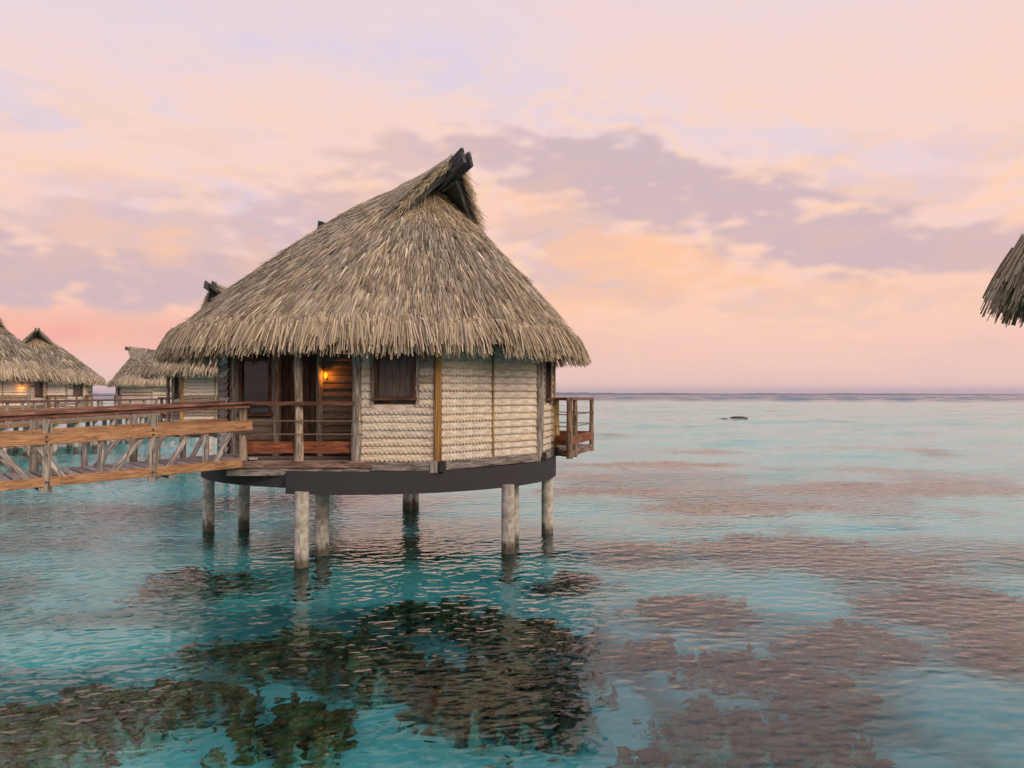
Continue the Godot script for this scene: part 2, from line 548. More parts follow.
func make_water() -> void:
	var m := StandardMaterial3D.new()
	m.resource_name = "lagoon_water"
	m.albedo_color = lin(0.11, 0.67, 0.74, 0.0)
	m.roughness = 0.03
	m.transparency = BaseMaterial3D.TRANSPARENCY_ALPHA
	m.refraction_enabled = true
	m.refraction_scale = 0.033
	m.normal_enabled = true
	m.normal_texture = ripple_map(512, 13.0, 0.50, 0.125, deg_to_rad(72.0))
	m.normal_scale = 1.0
	var waves := []
	var r := RandomNumberGenerator.new()
	r.seed = 5
	for i in 14:
		var lam := 1.3 * pow(1.19, i) * r.randf_range(0.93, 1.07)
		var dirn := deg_to_rad(72.0 + r.randfn() * 26.0)
		var k := TAU / lam
		waves.append([k * cos(dirn), k * sin(dirn), r.randf() * TAU, 0.014 / k * r.randf_range(0.6, 1.4), lam])
	var rows := PackedFloat32Array()
	var q := 1.2
	rows.append(0.02)
	while q < 430.0:
		rows.append(q)
		q *= 1.008
	rows.append(430.0)
	var ang := fan(0.35, 62.0)
	var gust := noise(0.05, 8, 3)
	var surf := func(b: MB, p: Vector2, rad: float, _i: int, j: int):
		var cell := rad * 0.008
		var h := 0.0
		var sx := 0.0
		var sz := 0.0
		if rad < 429.0 and absf(ang[j]) < 1.09:
			var gs := (1.0 + 0.8 * gust.get_noise_2d(p.x, p.y)) * (0.55 + 0.45 * smoothstep(11.0, 22.0, rad) + 1.7 * smoothstep(22.0, 110.0, rad)) * smoothstep(430.0, 400.0, rad)
			for w in waves:
				var wl: float = w[4]
				if cell > wl * 0.22: continue
				var ph: float = w[0] * p.x + w[1] * p.y + w[2]
				var am: float = w[3] * gs
				h += am * sin(ph)
				var cc := cos(ph) * am
				sx += cc * w[0]
				sz += cc * w[1]
		b.v.append(Vector3(p.x, h, p.y)); b.n.append(Vector3(-sx, 1, -sz).normalized()); b.uv.append(p / 13.0); b.c.append(Color.WHITE)
	# calm in the lee near by, choppier further out: bands of one sheet
	var sheet := ArrayMesh.new()
	var edges := [0.0, 9.5, 11.0, 12.8, 15.0, 18.0, 22.0, 27.0, 34.0, 44.0, 60.0, 85.0, 431.0]
	for e in edges.size() - 1:
		var part := PackedFloat32Array()
		for i in rows.size():
			if rows[i] >= edges[e] and (rows[i] < edges[e + 1] or (i > 0 and rows[i - 1] < edges[e + 1])):
				part.append(rows[i])
		var bm: StandardMaterial3D = m.duplicate()
		bm.normal_scale = 0.40 + 0.095 * e
		polar(part, ang, surf).add_to(sheet, bm)
	# the open sea outside the reef: choppier and deep
	var m2: StandardMaterial3D = m.duplicate()
	m2.resource_name = "open_sea"
	m2.albedo_color = lin(0.03, 0.16, 0.32, 0.0)
	m2.normal_scale = 1.6
	var r2 := PackedFloat32Array()
	q = 430.0
	while q < 1300.0:
		r2.append(q)
		q += 2.6 + (q - 430.0) * 0.006
	r2.append_array(PackedFloat32Array([1400.0, 2000.0, 3000.0, 4500.0, 9000.0]))
	var swell := []
	for i in 9:
		var lam := 13.0 * pow(1.12, i)
		var dirn := deg_to_rad(90.0 + r.randfn() * 22.0)
		swell.append([TAU / lam * cos(dirn), TAU / lam * sin(dirn), r.randf() * TAU, 0.085 * lam / TAU])
	var sea := put("open_sea", polar(r2, fan(0.5, 62.0), func(b: MB, p: Vector2, rad: float, _i: int, _j: int):
		var h := 0.0
		var sl := Vector2.ZERO
		if rad < 1310.0:
			var fade := smoothstep(430.0, 470.0, rad)
			for w in swell:
				var ph: float = w[0] * p.x + w[1] * p.y + w[2]
				h += w[3] * fade * sin(ph)
				sl += Vector2(w[0], w[1]) * (w[3] * fade * cos(ph))
		b.v.append(Vector3(p.x, h, p.y)); b.n.append(Vector3(-sl.x, 1.0, -sl.y).normalized()); b.uv.append(p / 13.0); b.c.append(Color.WHITE)), m2, self)
	sea.set_meta("kind", "structure")
	sea.set_meta("label", "narrow band of darker blue open sea along the horizon")
	sea.set_meta("category", "sea")
	var o := put_mesh("lagoon_water", sheet, self)
	o.set_meta("kind", "structure")
	o.set_meta("label", "clear rippled turquoise lagoon water mirroring a pink sky")
	o.set_meta("category", "water")

func bed_y(p: Vector2) -> float:
	var r := p.length()
	var y := -1.85
	y -= 0.55 * exp(-pow(p.distance_to(Vector2(CX, -CZ)) / 7.0, 2.0))
	y -= 1.2 * smoothstep(60.0, 260.0, r)
	y -= 40.0 * smoothstep(420.0, 520.0, r)
	return y

func make_seabed() -> void:
	var rows := PackedFloat32Array()
	var q := 1.0
	rows.append(0.02)
	while q < 7000.0:
		rows.append(q)
		q *= 1.025
	var n1 := noise(0.35, 3, 4)
	var n2 := noise(0.09, 13, 4)
	var n3 := noise(1.7, 15, 3)
	var bright := [[under(375, 735, 1.9), Vector2(0.8, 1.4)], [under(140, 755, 1.9), Vector2(0.9, 0.6)], [under(560, 600, 1.9), Vector2(0.9, 2.2)], [under(60, 640, 1.9), Vector2(2.0, 1.0)], [under(620, 720, 1.9), Vector2(0.45, 1.2)], [under(1000, 720, 1.9), Vector2(1.0, 1.8)], [under(790, 595, 1.9), Vector2(0.9, 1.2)]]  # spots painted paler, as if more light came back through shallower water
	var mb := polar(rows, fan(0.6, 62.0), func(b: MB, p: Vector2, rad: float, _i: int, _j: int):
		var s := n2.get_noise_2d(p.x, p.y)
		var t := n1.get_noise_2d(p.x, p.y)
		var u := n3.get_noise_2d(p.x, p.y)
		var rub := smoothstep(0.12, 0.30, s * 0.9 + t * 0.45 + u * 0.12)     # rubble and weed growing in patches on the sand
		var y := bed_y(p) + 0.10 * t + 0.25 * s + (0.10 + 0.16 * u) * rub
		var shallow_look := smoothstep(0.0, 0.35, n2.get_noise_2d(p.x + 300.0, p.y) + 0.35 * t + 0.10 + 0.6 * smoothstep(26.0, 60.0, rad))  # bed tone imitates light lost with water depth: paler reads as shallower
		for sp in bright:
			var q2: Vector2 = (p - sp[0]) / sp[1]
			shallow_look = maxf(shallow_look, smoothstep(1.15, 0.75, q2.length() + 0.5 * t + 0.15 * u))
		var c := Color(0.31, 0.37, 0.35).lerp(Color(0.88, 0.88, 0.82), shallow_look).lerp(Color(0.30, 0.15, 0.12), rub * 0.8 * (1.0 - 0.8 * shallow_look))
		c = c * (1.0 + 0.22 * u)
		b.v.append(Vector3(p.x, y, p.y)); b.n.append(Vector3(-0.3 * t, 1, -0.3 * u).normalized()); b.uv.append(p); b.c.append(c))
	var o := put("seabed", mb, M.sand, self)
	o.set_meta("kind", "structure")
	o.set_meta("label", "pale sand lagoon bed with scattered rubble patches")
	o.set_meta("category", "ground")

# the point on the seabed (depth dp) seen at a photo pixel through the bent ray
func under(px: float, py: float, dp: float) -> Vector2:
	var z := EYE * FOC / (py - HOR)
	var hit := Vector2((px - 512.0) * z / FOC, -z)
	var dist := hit.length()
	var si := dist / sqrt(dist * dist + EYE * EYE) / 1.33
	return hit + hit.normalized() * dp * si / sqrt(1.0 - si * si)

func make_reef(label: String, at: Vector2, rx: float, rz: float, turn: float, top: float, sd: int, tone: Color, tone2: Color, res := 100, heads := 0) -> void:
	var edge := noise(0.55, sd, 4)
	var lump := noise(1.1, sd + 1, 3, FastNoiseLite.TYPE_CELLULAR)
	lump.cellular_return_type = FastNoiseLite.RETURN_DISTANCE
	var fine := noise(4.5, sd + 2, 3, FastNoiseLite.TYPE_CELLULAR)
	fine.cellular_return_type = FastNoiseLite.RETURN_DISTANCE
	var hue := noise(0.9, sd + 3, 4)
	var speck := noise(7.0, sd + 4, 2)
	var tear := noise(2.5, sd + 6, 4)
	var mb := MB.new()
	var inside := PackedByteArray()
	var bed := bed_y(at)
	for i in res + 1:
		for j in res + 1:
			var u := Vector2(2.6 * j / res - 1.3, 2.6 * i / res - 1.3)
			var p := Vector2(u.x * rx, u.y * rz)
			var rr := u.length() + 0.55 * edge.get_noise_2d(p.x, p.y) + 1.1 * tear.get_noise_2d(p.x, p.y) + 0.10 * speck.get_noise_2d(p.x, p.y)
			rr *= 1.18
			var f := smoothstep(1.0, 0.35, rr)
			inside.append(1 if rr < 1.08 else 0)
			var y := -0.25 + (top - bed + 0.25) * f * (0.78 + 0.35 * edge.get_noise_2d(p.x * 1.7 + 40.0, p.y * 1.7))
			y += (0.34 * -lump.get_noise_2d(p.x, p.y) + 0.16 * -fine.get_noise_2d(p.x, p.y)) * smoothstep(0.0, 0.3, f)
			var h := clampf(0.5 + 0.9 * hue.get_noise_2d(p.x, p.y), 0.0, 1.0)
			var c := tone.lerp(tone2, h)
			var spk := speck.get_noise_2d(p.x, p.y)
			c = c * (1.0 + 0.7 * spk)
			c = c.lerp(Color(0.60, 0.56, 0.48) * (1.0 + 0.4 * spk), smoothstep(0.85, 0.15, f + 0.9 * tear.get_noise_2d(p.x * 2.0, p.y * 2.0)))
			if spk > 0.35: c = c.lerp(Color(0.52, 0.25, 0.13), 0.6)
			mb.v.append(Vector3(p.x, y, p.y)); mb.uv.append(p); mb.c.append(c); mb.n.append(Vector3.UP)
	var w := res + 1
	for i in res:
		for j in res:
			var k := i * w + j
			if inside[k] + inside[k + 1] + inside[k + w] + inside[k + w + 1] > 0:
				mb.idx.append_array(PackedInt32Array([k, k + 1, k + w, k + 1, k + w + 1, k + w]))
	for i in range(1, res):
		for j in range(1, res):
			var k := i * w + j
			var dx := mb.v[k + 1] - mb.v[k - 1]
			var dz := mb.v[k + w] - mb.v[k - w]
			mb.n[k] = dz.cross(dx).normalized()
	var o := put("coral_outcrop", mb, M.coral, self)
	o.position = Vector3(at.x, bed, at.y)
	o.rotation.y = turn
	tag(o, label, "coral", "coral outcrops in the lagoon")
	# small coral heads growing on it and loose round its foot
	var r := RandomNumberGenerator.new()
	r.seed = sd
	var xf := []
	var cols := PackedColorArray()
	for n in heads:
		var u := Vector2(r.randfn() * 0.50, r.randfn() * 0.50)
		if maxf(absf(u.x), absf(u.y)) > 1.28: continue
		var i: int = int(round((u.y + 1.3) / 2.6 * res))
		var j: int = int(round((u.x + 1.3) / 2.6 * res))
		var p := mb.v[i * w + j]
		p.y = maxf(p.y, 0.10)
		var sz := r.randf_range(0.02, 0.075) * (1.7 if r.randf() < 0.15 else 1.0)
		xf.append(Transform3D(Basis(Vector3.UP, r.randf() * TAU).scaled(Vector3(sz, sz * r.randf_range(0.6, 1.3), sz)), p))
		var c := tone.lerp(tone2, r.randf()) * r.randf_range(0.55, 1.4)
		if r.randf() < 0.07: c = Color(0.52, 0.27, 0.14)
		cols.append(c)
	if xf.size():
		copies("coral_heads", o, head_mesh(), xf, cols)

func head_mesh() -> ArrayMesh:
	if mesh_cache.has("head"):
		return mesh_cache.head
	var mb := MB.new()
	var n := noise(1.6, 91, 3)
	for i in 8:
		for j in 15:
			var th := PI * 0.62 * i / 7.0
			var ph := TAU * (j % 14) / 14.0
			var d := Vector3(sin(th) * cos(ph), cos(th), sin(th) * sin(ph))
			mb.vert(d * (1.0 + 0.7 * n.get_noise_3dv(d * 1.6)), d)
	for i in 7:
		for j in 14:
			var k := i * 15 + j
			mb.idx.append_array(PackedInt32Array([k, k + 15, k + 1, k + 1, k + 15, k + 16]))
	mesh_cache.head = mb.mesh(M.coral)
	return mesh_cache.head

func make_reefs() -> void:
	var dark := Color(0.270, 0.090, 0.045)
	var olive := Color(0.400, 0.170, 0.065)
	var brown := Color(0.420, 0.130, 0.085)
	var mauve := Color(0.640, 0.230, 0.190)
	# label, photo pixel of its middle, half-size in metres, turn, top, tones
	var list := [
		["dark olive coral outcrop with a ragged crest in front of the stilts", 300, 652, 1.25, 0.85, 0.1, -0.95, dark, olive],
		["olive coral knob joined to the ragged crest in front of the stilts", 375, 668, 0.8, 0.7, 0.4, -1.0, dark, olive],
		["olive coral ridge close below the front stilts", 440, 618, 1.0, 0.6, -0.15, -0.95, dark, olive],
		["dark coral lump at the bright end of the olive ridge", 520, 632, 0.95, 0.7, -0.3, -1.0, dark, olive],
		["broad brown coral mass reaching towards the bright sand channel", 500, 698, 1.15, 1.05, -0.4, -0.95, dark, brown],
		["brown coral bank crossing the shallows beside the dark outcrops", 130, 715, 1.5, 0.65, 0.25, -0.95, brown, olive],
		["olive green coral knoll beside the bright sand channel", 295, 735, 0.7, 0.7, 0.1, -0.95, dark, olive],
		["low brown coral at the edge of the pale sand", 20, 752, 0.9, 0.5, 0.0, -1.0, brown, olive],
		["rounded mauve coral head between the stilts and the mauve patches", 690, 606, 1.2, 0.7, 0.1, -0.95, brown, mauve],
		["small mauve coral head next to a pale turquoise gap", 645, 655, 0.7, 0.5, 0.2, -1.0, brown, mauve],
		["broken mauve brown coral patch under rippling water", 735, 668, 1.0, 0.75, 0.35, -1.0, brown, mauve],
		["brown coral shelf among the mauve patches", 715, 728, 0.85, 0.6, 0.2, -1.0, brown, mauve],
		["low brown coral shelf near the pale boulder", 800, 755, 0.9, 0.5, 0.0, -1.05, brown, mauve],
		["oval mauve coral head among the broken patches", 815, 690, 0.7, 0.6, 0.3, -1.05, brown, mauve],
		["mauve coral head off the outer edge of the broken patches", 850, 640, 1.0, 0.75, 0.3, -1.05, brown, mauve],
		["wide purple brown coral patch in open water", 780, 548, 2.0, 1.3, 0.0, -1.0, brown, mauve],
		["narrow purple coral streak beside the wide purple patch", 880, 562, 1.3, 0.8, 0.0, -1.05, brown, mauve],
		["long mauve coral bar farther out than the wide purple patch", 740, 506, 2.6, 1.2, 0.0, -1.0, brown, mauve],
		["purple coral slope reaching into the open side of the lagoon", 960, 600, 1.5, 1.1, 0.1, -1.0, brown, mauve],
		["purple coral hump behind the purple coral slope", 1015, 645, 0.9, 0.8, 0.1, -1.05, brown, mauve],
		["small mauve coral head past the outermost stilt", 640, 552, 0.8, 0.8, 0.0, -0.95, brown, mauve],
		["small dark coral head beside the outermost stilt", 568, 582, 0.8, 0.5, 0.2, -1.0, dark, brown],
		["pale mauve coral band far beyond the balcony", 660, 464, 3.6, 1.6, 0.0, -1.0, brown, mauve],
		["thin mauve coral band farther out towards the horizon", 880, 488, 3.6, 1.6, 0.0, -1.0, brown, mauve],
		["low coral band past the balcony posts", 610, 490, 2.2, 1.2, 0.0, -1.0, brown, mauve],
		["brown coral patch between the stilts", 380, 545, 1.6, 1.0, 0.2, -1.3, brown, olive],
		["brown coral patch off the end of the footbridge", 200, 578, 1.0, 0.7, 0.2, -1.2, dark, brown],
		["small olive coral boulder alone on the sand", 650, 768, 0.35, 0.3, 0.0, -1.1, brown, olive]]
	var sd := 100
	for a in list:
		sd += 7
		make_reef(a[0], under(a[1], a[2], 1.4), a[3] * (0.84 if a[1] > 600 and a[2] > 580 else 1.05), a[4] * (0.84 if a[1] > 600 and a[2] > 580 else 1.05), a[5], a[6], sd, a[7], a[8], 120 if a[2] > 590 else 80, int((1500.0 if a[1] < 600 else 750.0) * a[3] * a[4]) if a[2] > 590 else 200)

# ================================================================= thatch
func leaf_mesh(w: float, fold: float, curl: float) -> ArrayMesh:
	var mb := MB.new()
	mb.col = Color(1, 1, 1)
	var R := 4
	for i in R + 1:
		var t := float(i) / R
		var ww := w * (1.0 - 0.55 * t * t) * (0.75 + 0.5 * sin(PI * minf(t * 1.2 + 0.1, 1.0)))
		for j in 3:
			var s := j - 1.0
			mb.vert(Vector3(s * ww * 0.5, (fold * w * (1.0 - absf(s))) - curl * t * t + curl * 0.4 * t, t), Vector3(s * 0.45, 1, 0.0).normalized(), Vector2(s, t))
	for i in R:
		for j in 2:
			var k := i * 3 + j
			mb.idx.append_array(PackedInt32Array([k, k + 1, k + 3, k + 1, k + 4, k + 3]))
	return mb.mesh(M.thatch)

func blade_mesh(w: float) -> ArrayMesh:
	var mb := MB.new()
	for i in 4:
		var t := i / 3.0
		for j in 3:
			var s := j - 1.0
			mb.vert(Vector3(s * w * 0.5 * (1.0 - 0.35 * t * t), 0.3 * w * (1.0 - absf(s)) - 0.05 * t * t, t), Vector3(s * 0.5, 1, 0).normalized())
	for i in 3:
		for j in 2:
			var k := i * 3 + j
			mb.idx.append_array(PackedInt32Array([k, k + 1, k + 3, k + 1, k + 4, k + 3]))
	return mb.mesh(M.thatch)

class Roof:
	var eave := 4.42
	var eave_y := 4.48
	var lip := 4.84
	var lip_y := 3.95
	var ridge_y := 7.80
	var front := 1.8
	var back := -2.75
	var tilt := 0.06
	# point on the thatch: a = angle round the eave (0 = along the ridge towards the front gable), t = 0 at the lip, 1 at the ridge; ridge runs along +x
	func at(a: float, t: float, off := 0.0) -> Vector3:
		var d := Vector3(cos(a), 0, sin(a))
		var wob := 1.0 + 0.008 * sin(a * 5.0 + 0.7) + 0.006 * sin(a * 11.0)
		var top := Vector3(clampf(d.x * eave * 0.95, back, front), ridge_y, 0)
		top.y -= 0.30 * pow(clampf(top.x / back, 0.0, 1.0), 2.0)
		var e := d * eave * wob + Vector3(0, eave_y, 0)
		var p: Vector3
		if t < 0.14:
			var s := t / 0.14
			var l := d * lip * wob + Vector3(0, lip_y + 0.02 * sin(a * 9.0), 0)
			var mid := d * lerpf(eave, lip, 0.68) * wob + Vector3(0, lerpf(lip_y, eave_y, 0.60), 0)
			p = l.lerp(mid, s).lerp(mid.lerp(e, s), s)
		else:
			var s := (t - 0.14) / 0.86
			p = e.lerp(top, s)
			p += Vector3(d.x * 0.6, 1.0, d.z * 0.6) * (0.12 if d.x > 0.0 else 0.08) * sin(PI * s)
			p.y += 0.03 * sin(a * 7.0 + s * 9.0) * sin(PI * s)
		return p
	func frame(a: float, t: float) -> Basis:
		var p := at(a, t)
		var du := (at(a + 0.01, t) - at(a - 0.01, t))
		var dt := (at(a, maxf(t - 0.01, 0.0)) - at(a, minf(t + 0.01, 1.0)))
		if du.length() < 1e-5:
			du = Vector3(-sin(a), 0, cos(a))
		var z := dt.normalized()
		var nn := z.cross(du).normalized()
		if nn.y < 0.0 and t > 0.15 or nn.dot(Vector3(cos(a), 0.3, sin(a))) < 0.0:
			nn = -nn
		return Basis(nn.cross(z).normalized(), nn, z)

func copies(called: String, parent: Node, m: Mesh, xf: Array, cols: PackedColorArray) -> void:
	var mm := MultiMesh.new()
	mm.transform_format = MultiMesh.TRANSFORM_3D
	mm.use_colors = true
	mm.mesh = m
	mm.instance_count = xf.size()
	for i in xf.size():
		mm.set_instance_transform(i, xf[i])
		mm.set_instance_color(i, cols[i])
	var o := MultiMeshInstance3D.new()
	o.name = called
	o.multimesh = mm
	o.set_meta("kind", "stuff")
	parent.add_child(o, true)

func straw(r: RandomNumberGenerator, patch: float, warm: float) -> Color:
	var grey := Color(0.345, 0.315, 0.275)
	var tan := Color(0.46, 0.37, 0.25)
	var dark := Color(0.11, 0.08, 0.055)
	var c := grey.lerp(tan, clampf(warm + patch * 0.55 + r.randfn() * 0.3, 0.0, 1.0))
	var q := r.randf()
	if q < 0.28: c = c.lerp(dark, r.randf_range(0.3, 0.8))
	elif q > 0.90: c = c.lerp(Color(0.62, 0.54, 0.42), 0.7)
	return c * r.randf_range(0.60, 1.12)

func make_roof(hut: Node3D, turn: float, dens: float, fat: float, warm: float, sd: int) -> void:
	var r := RandomNumberGenerator.new()
	r.seed = sd
	var R := Roof.new()
	var roof := Node3D.new()
	roof.name = "thatch_roof"
	roof.rotation.y = turn
	hut.add_child(roof, true)
	# solid core
	var mb := MB.new()
	var NA := 96
	var NT := 22
	for i in NT + 1:
		for j in NA + 1:
			var a := TAU * j / NA
			var tt := lerpf(0.05, 1.0, float(i) / NT)
			var fr := R.frame(a, tt)
			mb.vert(R.at(a, tt) - fr.y * 0.06, fr.y)
	for i in NT:
		for j in NA:
			var k := i * (NA + 1) + j
			mb.idx.append_array(PackedInt32Array([k, k + 1, k + NA + 1, k + 1, k + NA + 2, k + NA + 1]))
	put("thatch_core", mb, M.thatch_core, roof)
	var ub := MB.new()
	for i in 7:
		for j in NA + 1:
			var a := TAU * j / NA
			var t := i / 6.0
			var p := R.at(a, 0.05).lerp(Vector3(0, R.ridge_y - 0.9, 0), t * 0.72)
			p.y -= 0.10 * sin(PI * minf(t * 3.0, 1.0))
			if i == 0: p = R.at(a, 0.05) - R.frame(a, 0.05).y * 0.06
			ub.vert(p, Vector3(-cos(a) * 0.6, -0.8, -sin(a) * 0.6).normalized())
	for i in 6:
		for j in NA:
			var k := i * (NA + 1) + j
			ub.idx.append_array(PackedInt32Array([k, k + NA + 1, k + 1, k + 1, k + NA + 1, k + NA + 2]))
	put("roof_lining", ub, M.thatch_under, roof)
	# leaves, course upon course
	var leaf := [leaf_mesh(0.021 * fat, 0.18, 0.04), leaf_mesh(0.015 * fat, 0.25, -0.02)]
	var patch := noise(0.55, sd + 2, 3)
	var xf := [[], []]
	var cc := [PackedColorArray(), PackedColorArray()]
	var t := 0.16
	while t < 1.0:
		var a := r.randf() * 0.1
		var t0 := t
		while a < TAU:
			var fr := R.frame(a, t)
			var span: float = maxf((R.at(a + 0.01, t) - R.at(a - 0.01, t)).length() / 0.02, 0.5)
			var tj := clampf(t0 + r.randfn() * 0.012, 0.155, 0.995)
			var p := R.at(a, tj)
			var pn := patch.get_noise_3d(p.x, p.y, p.z)
			# a bundle of leaves that lie together
			var lift := r.randf_range(-0.025, 0.07) + (0.16 if r.randf() < 0.025 else 0.0)
			var yaw := r.randfn() * 0.10 + pn * 0.10
			var len_ := r.randf_range(0.26, 0.60) * lerpf(1.0, 0.8, t)
			var col := straw(r, pn, warm)
			var rise := r.randf_range(0.0, 0.06)
			for leafn in 2 + r.randi() % 3:
				var b := fr * Basis(Vector3.UP, yaw + r.randfn() * 0.07) * Basis(Vector3.RIGHT, -lift + r.randfn() * 0.03) * Basis(Vector3(0, 0, 1), r.randfn() * 0.45)
				var k := 0 if r.randf() < 0.5 else 1
				var ll := len_ * r.randf_range(0.8, 1.12)
				xf[k].append(Transform3D(b.scaled_local(Vector3(r.randf_range(0.5, 1.5), 1.0, ll)), p + fr.x * r.randfn() * 0.018 * fat - fr.z * minf(ll * 0.4, (1.0 - tj) * 4.6) + fr.y * (rise + r.randfn() * 0.01)))
				cc[k].append(col * r.randf_range(0.7, 1.25))
			a += 0.045 * fat / dens / span * r.randf_range(0.6, 1.4)
		t += 0.0175 * fat / dens
	for k in 2:
		copies("thatch_leaves", roof, leaf[k], xf[k], cc[k])
	# hanging fringe
	var blade := [blade_mesh(0.024 * fat), blade_mesh(0.016 * fat)]
	var fx := [[], []]
	var fc := [PackedColorArray(), PackedColorArray()]
	for layer in 7:
		var a := r.randf() * 0.1
		while a < TAU:
			var tt := 0.015 + 0.028 * layer + r.randfn() * 0.008
			tt = maxf(tt, 0.004)
			var fr := R.frame(a, clampf(tt, 0.02, 0.2))
			var p := R.at(a, clampf(tt, 0.0, 1.0))
			var b := fr * Basis(Vector3.UP, r.randfn() * 0.09 + 0.12 * sin(a * 23.0)) * Basis(Vector3.RIGHT, -r.randf_range(-0.06, 0.10)) * Basis(Vector3(0, 0, 1), r.randfn() * 0.4)
			var len_ := r.randf_range(0.44, 0.58)
			var k := 0 if r.randf() < 0.7 else 1
			var inn := r.randf_range(0.0, 0.06) if layer > 0 else r.randf_range(-0.16, 0.05)
			fx[k].append(Transform3D(b.scaled_local(Vector3(r.randf_range(0.8, 1.5), 1.0, len_)), p - fr.z * len_ * 0.86 + fr.y * inn))
			var col := straw(r, 0.2, warm + 0.45)
			fc[k].append(col)
			a += 0.0125 * fat / minf(dens, 1.0) / 4.8 * r.randf_range(0.6, 1.4)
	for k in 2:
		copies("eave_fringe", roof, blade[k], fx[k], fc[k])
	# gablets: ridge ends that run out over the hips
	for g in [1, -1]:
		var x0: float = (R.front - 0.3) if g > 0 else (-R.back - 0.75)
		var peak: float = x0 + (1.55 if g > 0 else 1.05)
		var foot: float = x0 + (0.85 if g > 0 else 0.7)
		var half := 1.10
		var lift_ := 0.20 if g > 0 else -0.12
		var ry: float = R.ridge_y + 0.03 if g > 0 else R.ridge_y - 0.22
		var gx := [[], []]
		var gc := [PackedColorArray(), PackedColorArray()]
		var wing := MB.new()
		for s in [1, -1]:
			var N := 8
			var top := []
			for i in N + 1:
				var row := []
				for j in N + 1:
					var q := float(j) / N
					var xe := lerpf(peak, foot, q)
					var x := lerpf(x0 - 0.5, xe, float(i) / N)
					var up := lift_ * pow(float(i) / N, 2.2) * (1.0 - q)
					var y := ry + 0.05 + up - (0.86 * q * half + 0.10 * q * q) + 0.05 * sin(PI * q)
					row.append(Vector3(g * x, y, s * q * half))
				top.append(row)
			for i in N:
				for j in N:
					var A: Vector3 = top[i][j]
					var B: Vector3 = top[i + 1][j]
					var C: Vector3 = top[i + 1][j + 1]
					var D: Vector3 = top[i][j + 1]
					var out := Vector3(0, 1, s * 0.8)
					wing.quad(A, B, C, D, out)
					var dn := Vector3(0, -0.12, 0)
					wing.quad(A + dn, B + dn, C + dn, D + dn, -out)
					if i == N - 1:
						wing.quad(B, C, C + dn, B + dn, Vector3(g, 0, 0))
					if j == N - 1:
						wing.quad(D, C, C + dn, D + dn, Vector3(0, -0.3, s))
			# leaves on the wing
			for n in int(1100 * dens / fat):
				var u := r.randf() * 1.02
				var q := r.randf()
				var xe := lerpf(peak, foot, q)
				var x := lerpf(x0 - 0.5, xe, u)
				var up := lift_ * pow(minf(u, 1.0), 2.2) * (1.0 - q)
				var p := Vector3(g * x, ry + 0.08 + up - (0.86 * q * half + 0.10 * q * q) + 0.05 * sin(PI * q), s * q * half)
				var z := Vector3(0, -0.66, s * 0.75).normalized()
				var nn := Vector3(0, 0.75, s * 0.66).normalized()
				var b := Basis(nn.cross(z).normalized(), nn, z) * Basis(Vector3.UP, r.randfn() * 0.16) * Basis(Vector3.RIGHT, -r.randf_range(-0.05, 0.10))
				var len_ := r.randf_range(0.3, 0.55)
				var k := n % 2
				gx[k].append(Transform3D(b.scaled_local(Vector3(1, 1, len_)), p - z * minf(len_ * 0.3, q * half * 1.2) + nn * r.randf_range(0.0, 0.04)))
				gc[k].append(straw(r, 0.1, warm + 0.1))
			# verge: cut leaf ends packed along the edge
			for n in int(420 * dens / fat):
				var q := r.randf()
				var p := Vector3(g * lerpf(peak, foot, q), ry + 0.03 - r.randf() * 0.12 + lift_ * (1.0 - q) - (0.86 * q * half + 0.10 * q * q) + 0.05 * sin(PI * q), s * q * half)
				var z := Vector3(g * r.randf_range(0.1, 0.5), -0.62, s * 0.70).normalized()
				var nn := Vector3(g * 0.8, 0.5, s * 0.3).normalized()
				nn = (nn - z * nn.dot(z)).normalized()
				var b := Basis(nn.cross(z).normalized(), nn, z) * Basis(Vector3.UP, r.randfn() * 0.12)
				gx[n % 2].append(Transform3D(b.scaled_local(Vector3(1, 1, r.randf_range(0.25, 0.45))), p - z * 0.15))
				gc[n % 2].append(straw(r, 0.35, warm + 0.4))
			# bargeboard under the verge
			timber("bargeboard", M.barge, roof, Vector3(g * (peak - 0.10), ry + 0.02, s * 0.02), Vector3(g * (foot - 0.10), ry - 1.10, s * (half + 0.02)), 0.06, 0.20, Vector3(0, 0.75, s * 0.66))
			# ridge horn: paired planks crossing out past the peak
			timber("ridge_horn", M.barge, roof, Vector3(g * (peak - 0.60), ry - 0.22, s * 0.06), Vector3(g * (peak + (0.42 if g > 0 else 0.0) + 0.06 * s), ry + (0.13 if g > 0 else 0.0), s * 0.13), 0.07, 0.34, Vector3(-g * 0.6, 0.8, 0))
		put("gable_core", wing, M.thatch_core, roof)
		# the straw face in the mouth of the gablet
		for n in int(900 * dens / fat):
			var an := r.randf_range(-0.95, 0.95)
			var a0: float = (0.0 if g > 0 else PI) + an * 0.55
			var tt := r.randf_range(0.66, 0.97)
			var fr := R.frame(a0, tt)
			var p := R.at(a0, tt)
			var b := fr * Basis(Vector3.UP, r.randfn() * 0.35) * Basis(Vector3.RIGHT, -r.randf_range(0.0, 0.22))
			var len_ := r.randf_range(0.3, 0.6)
			gx[n % 2].append(Transform3D(b.scaled_local(Vector3(1, 1, len_)), p - fr.z * len_ * 0.4 + fr.y * 0.04))
			gc[n % 2].append(straw(r, 0.5, warm + 0.55))
		for k in 2:
			copies("gable_leaves", roof, leaf[k], gx[k], gc[k])

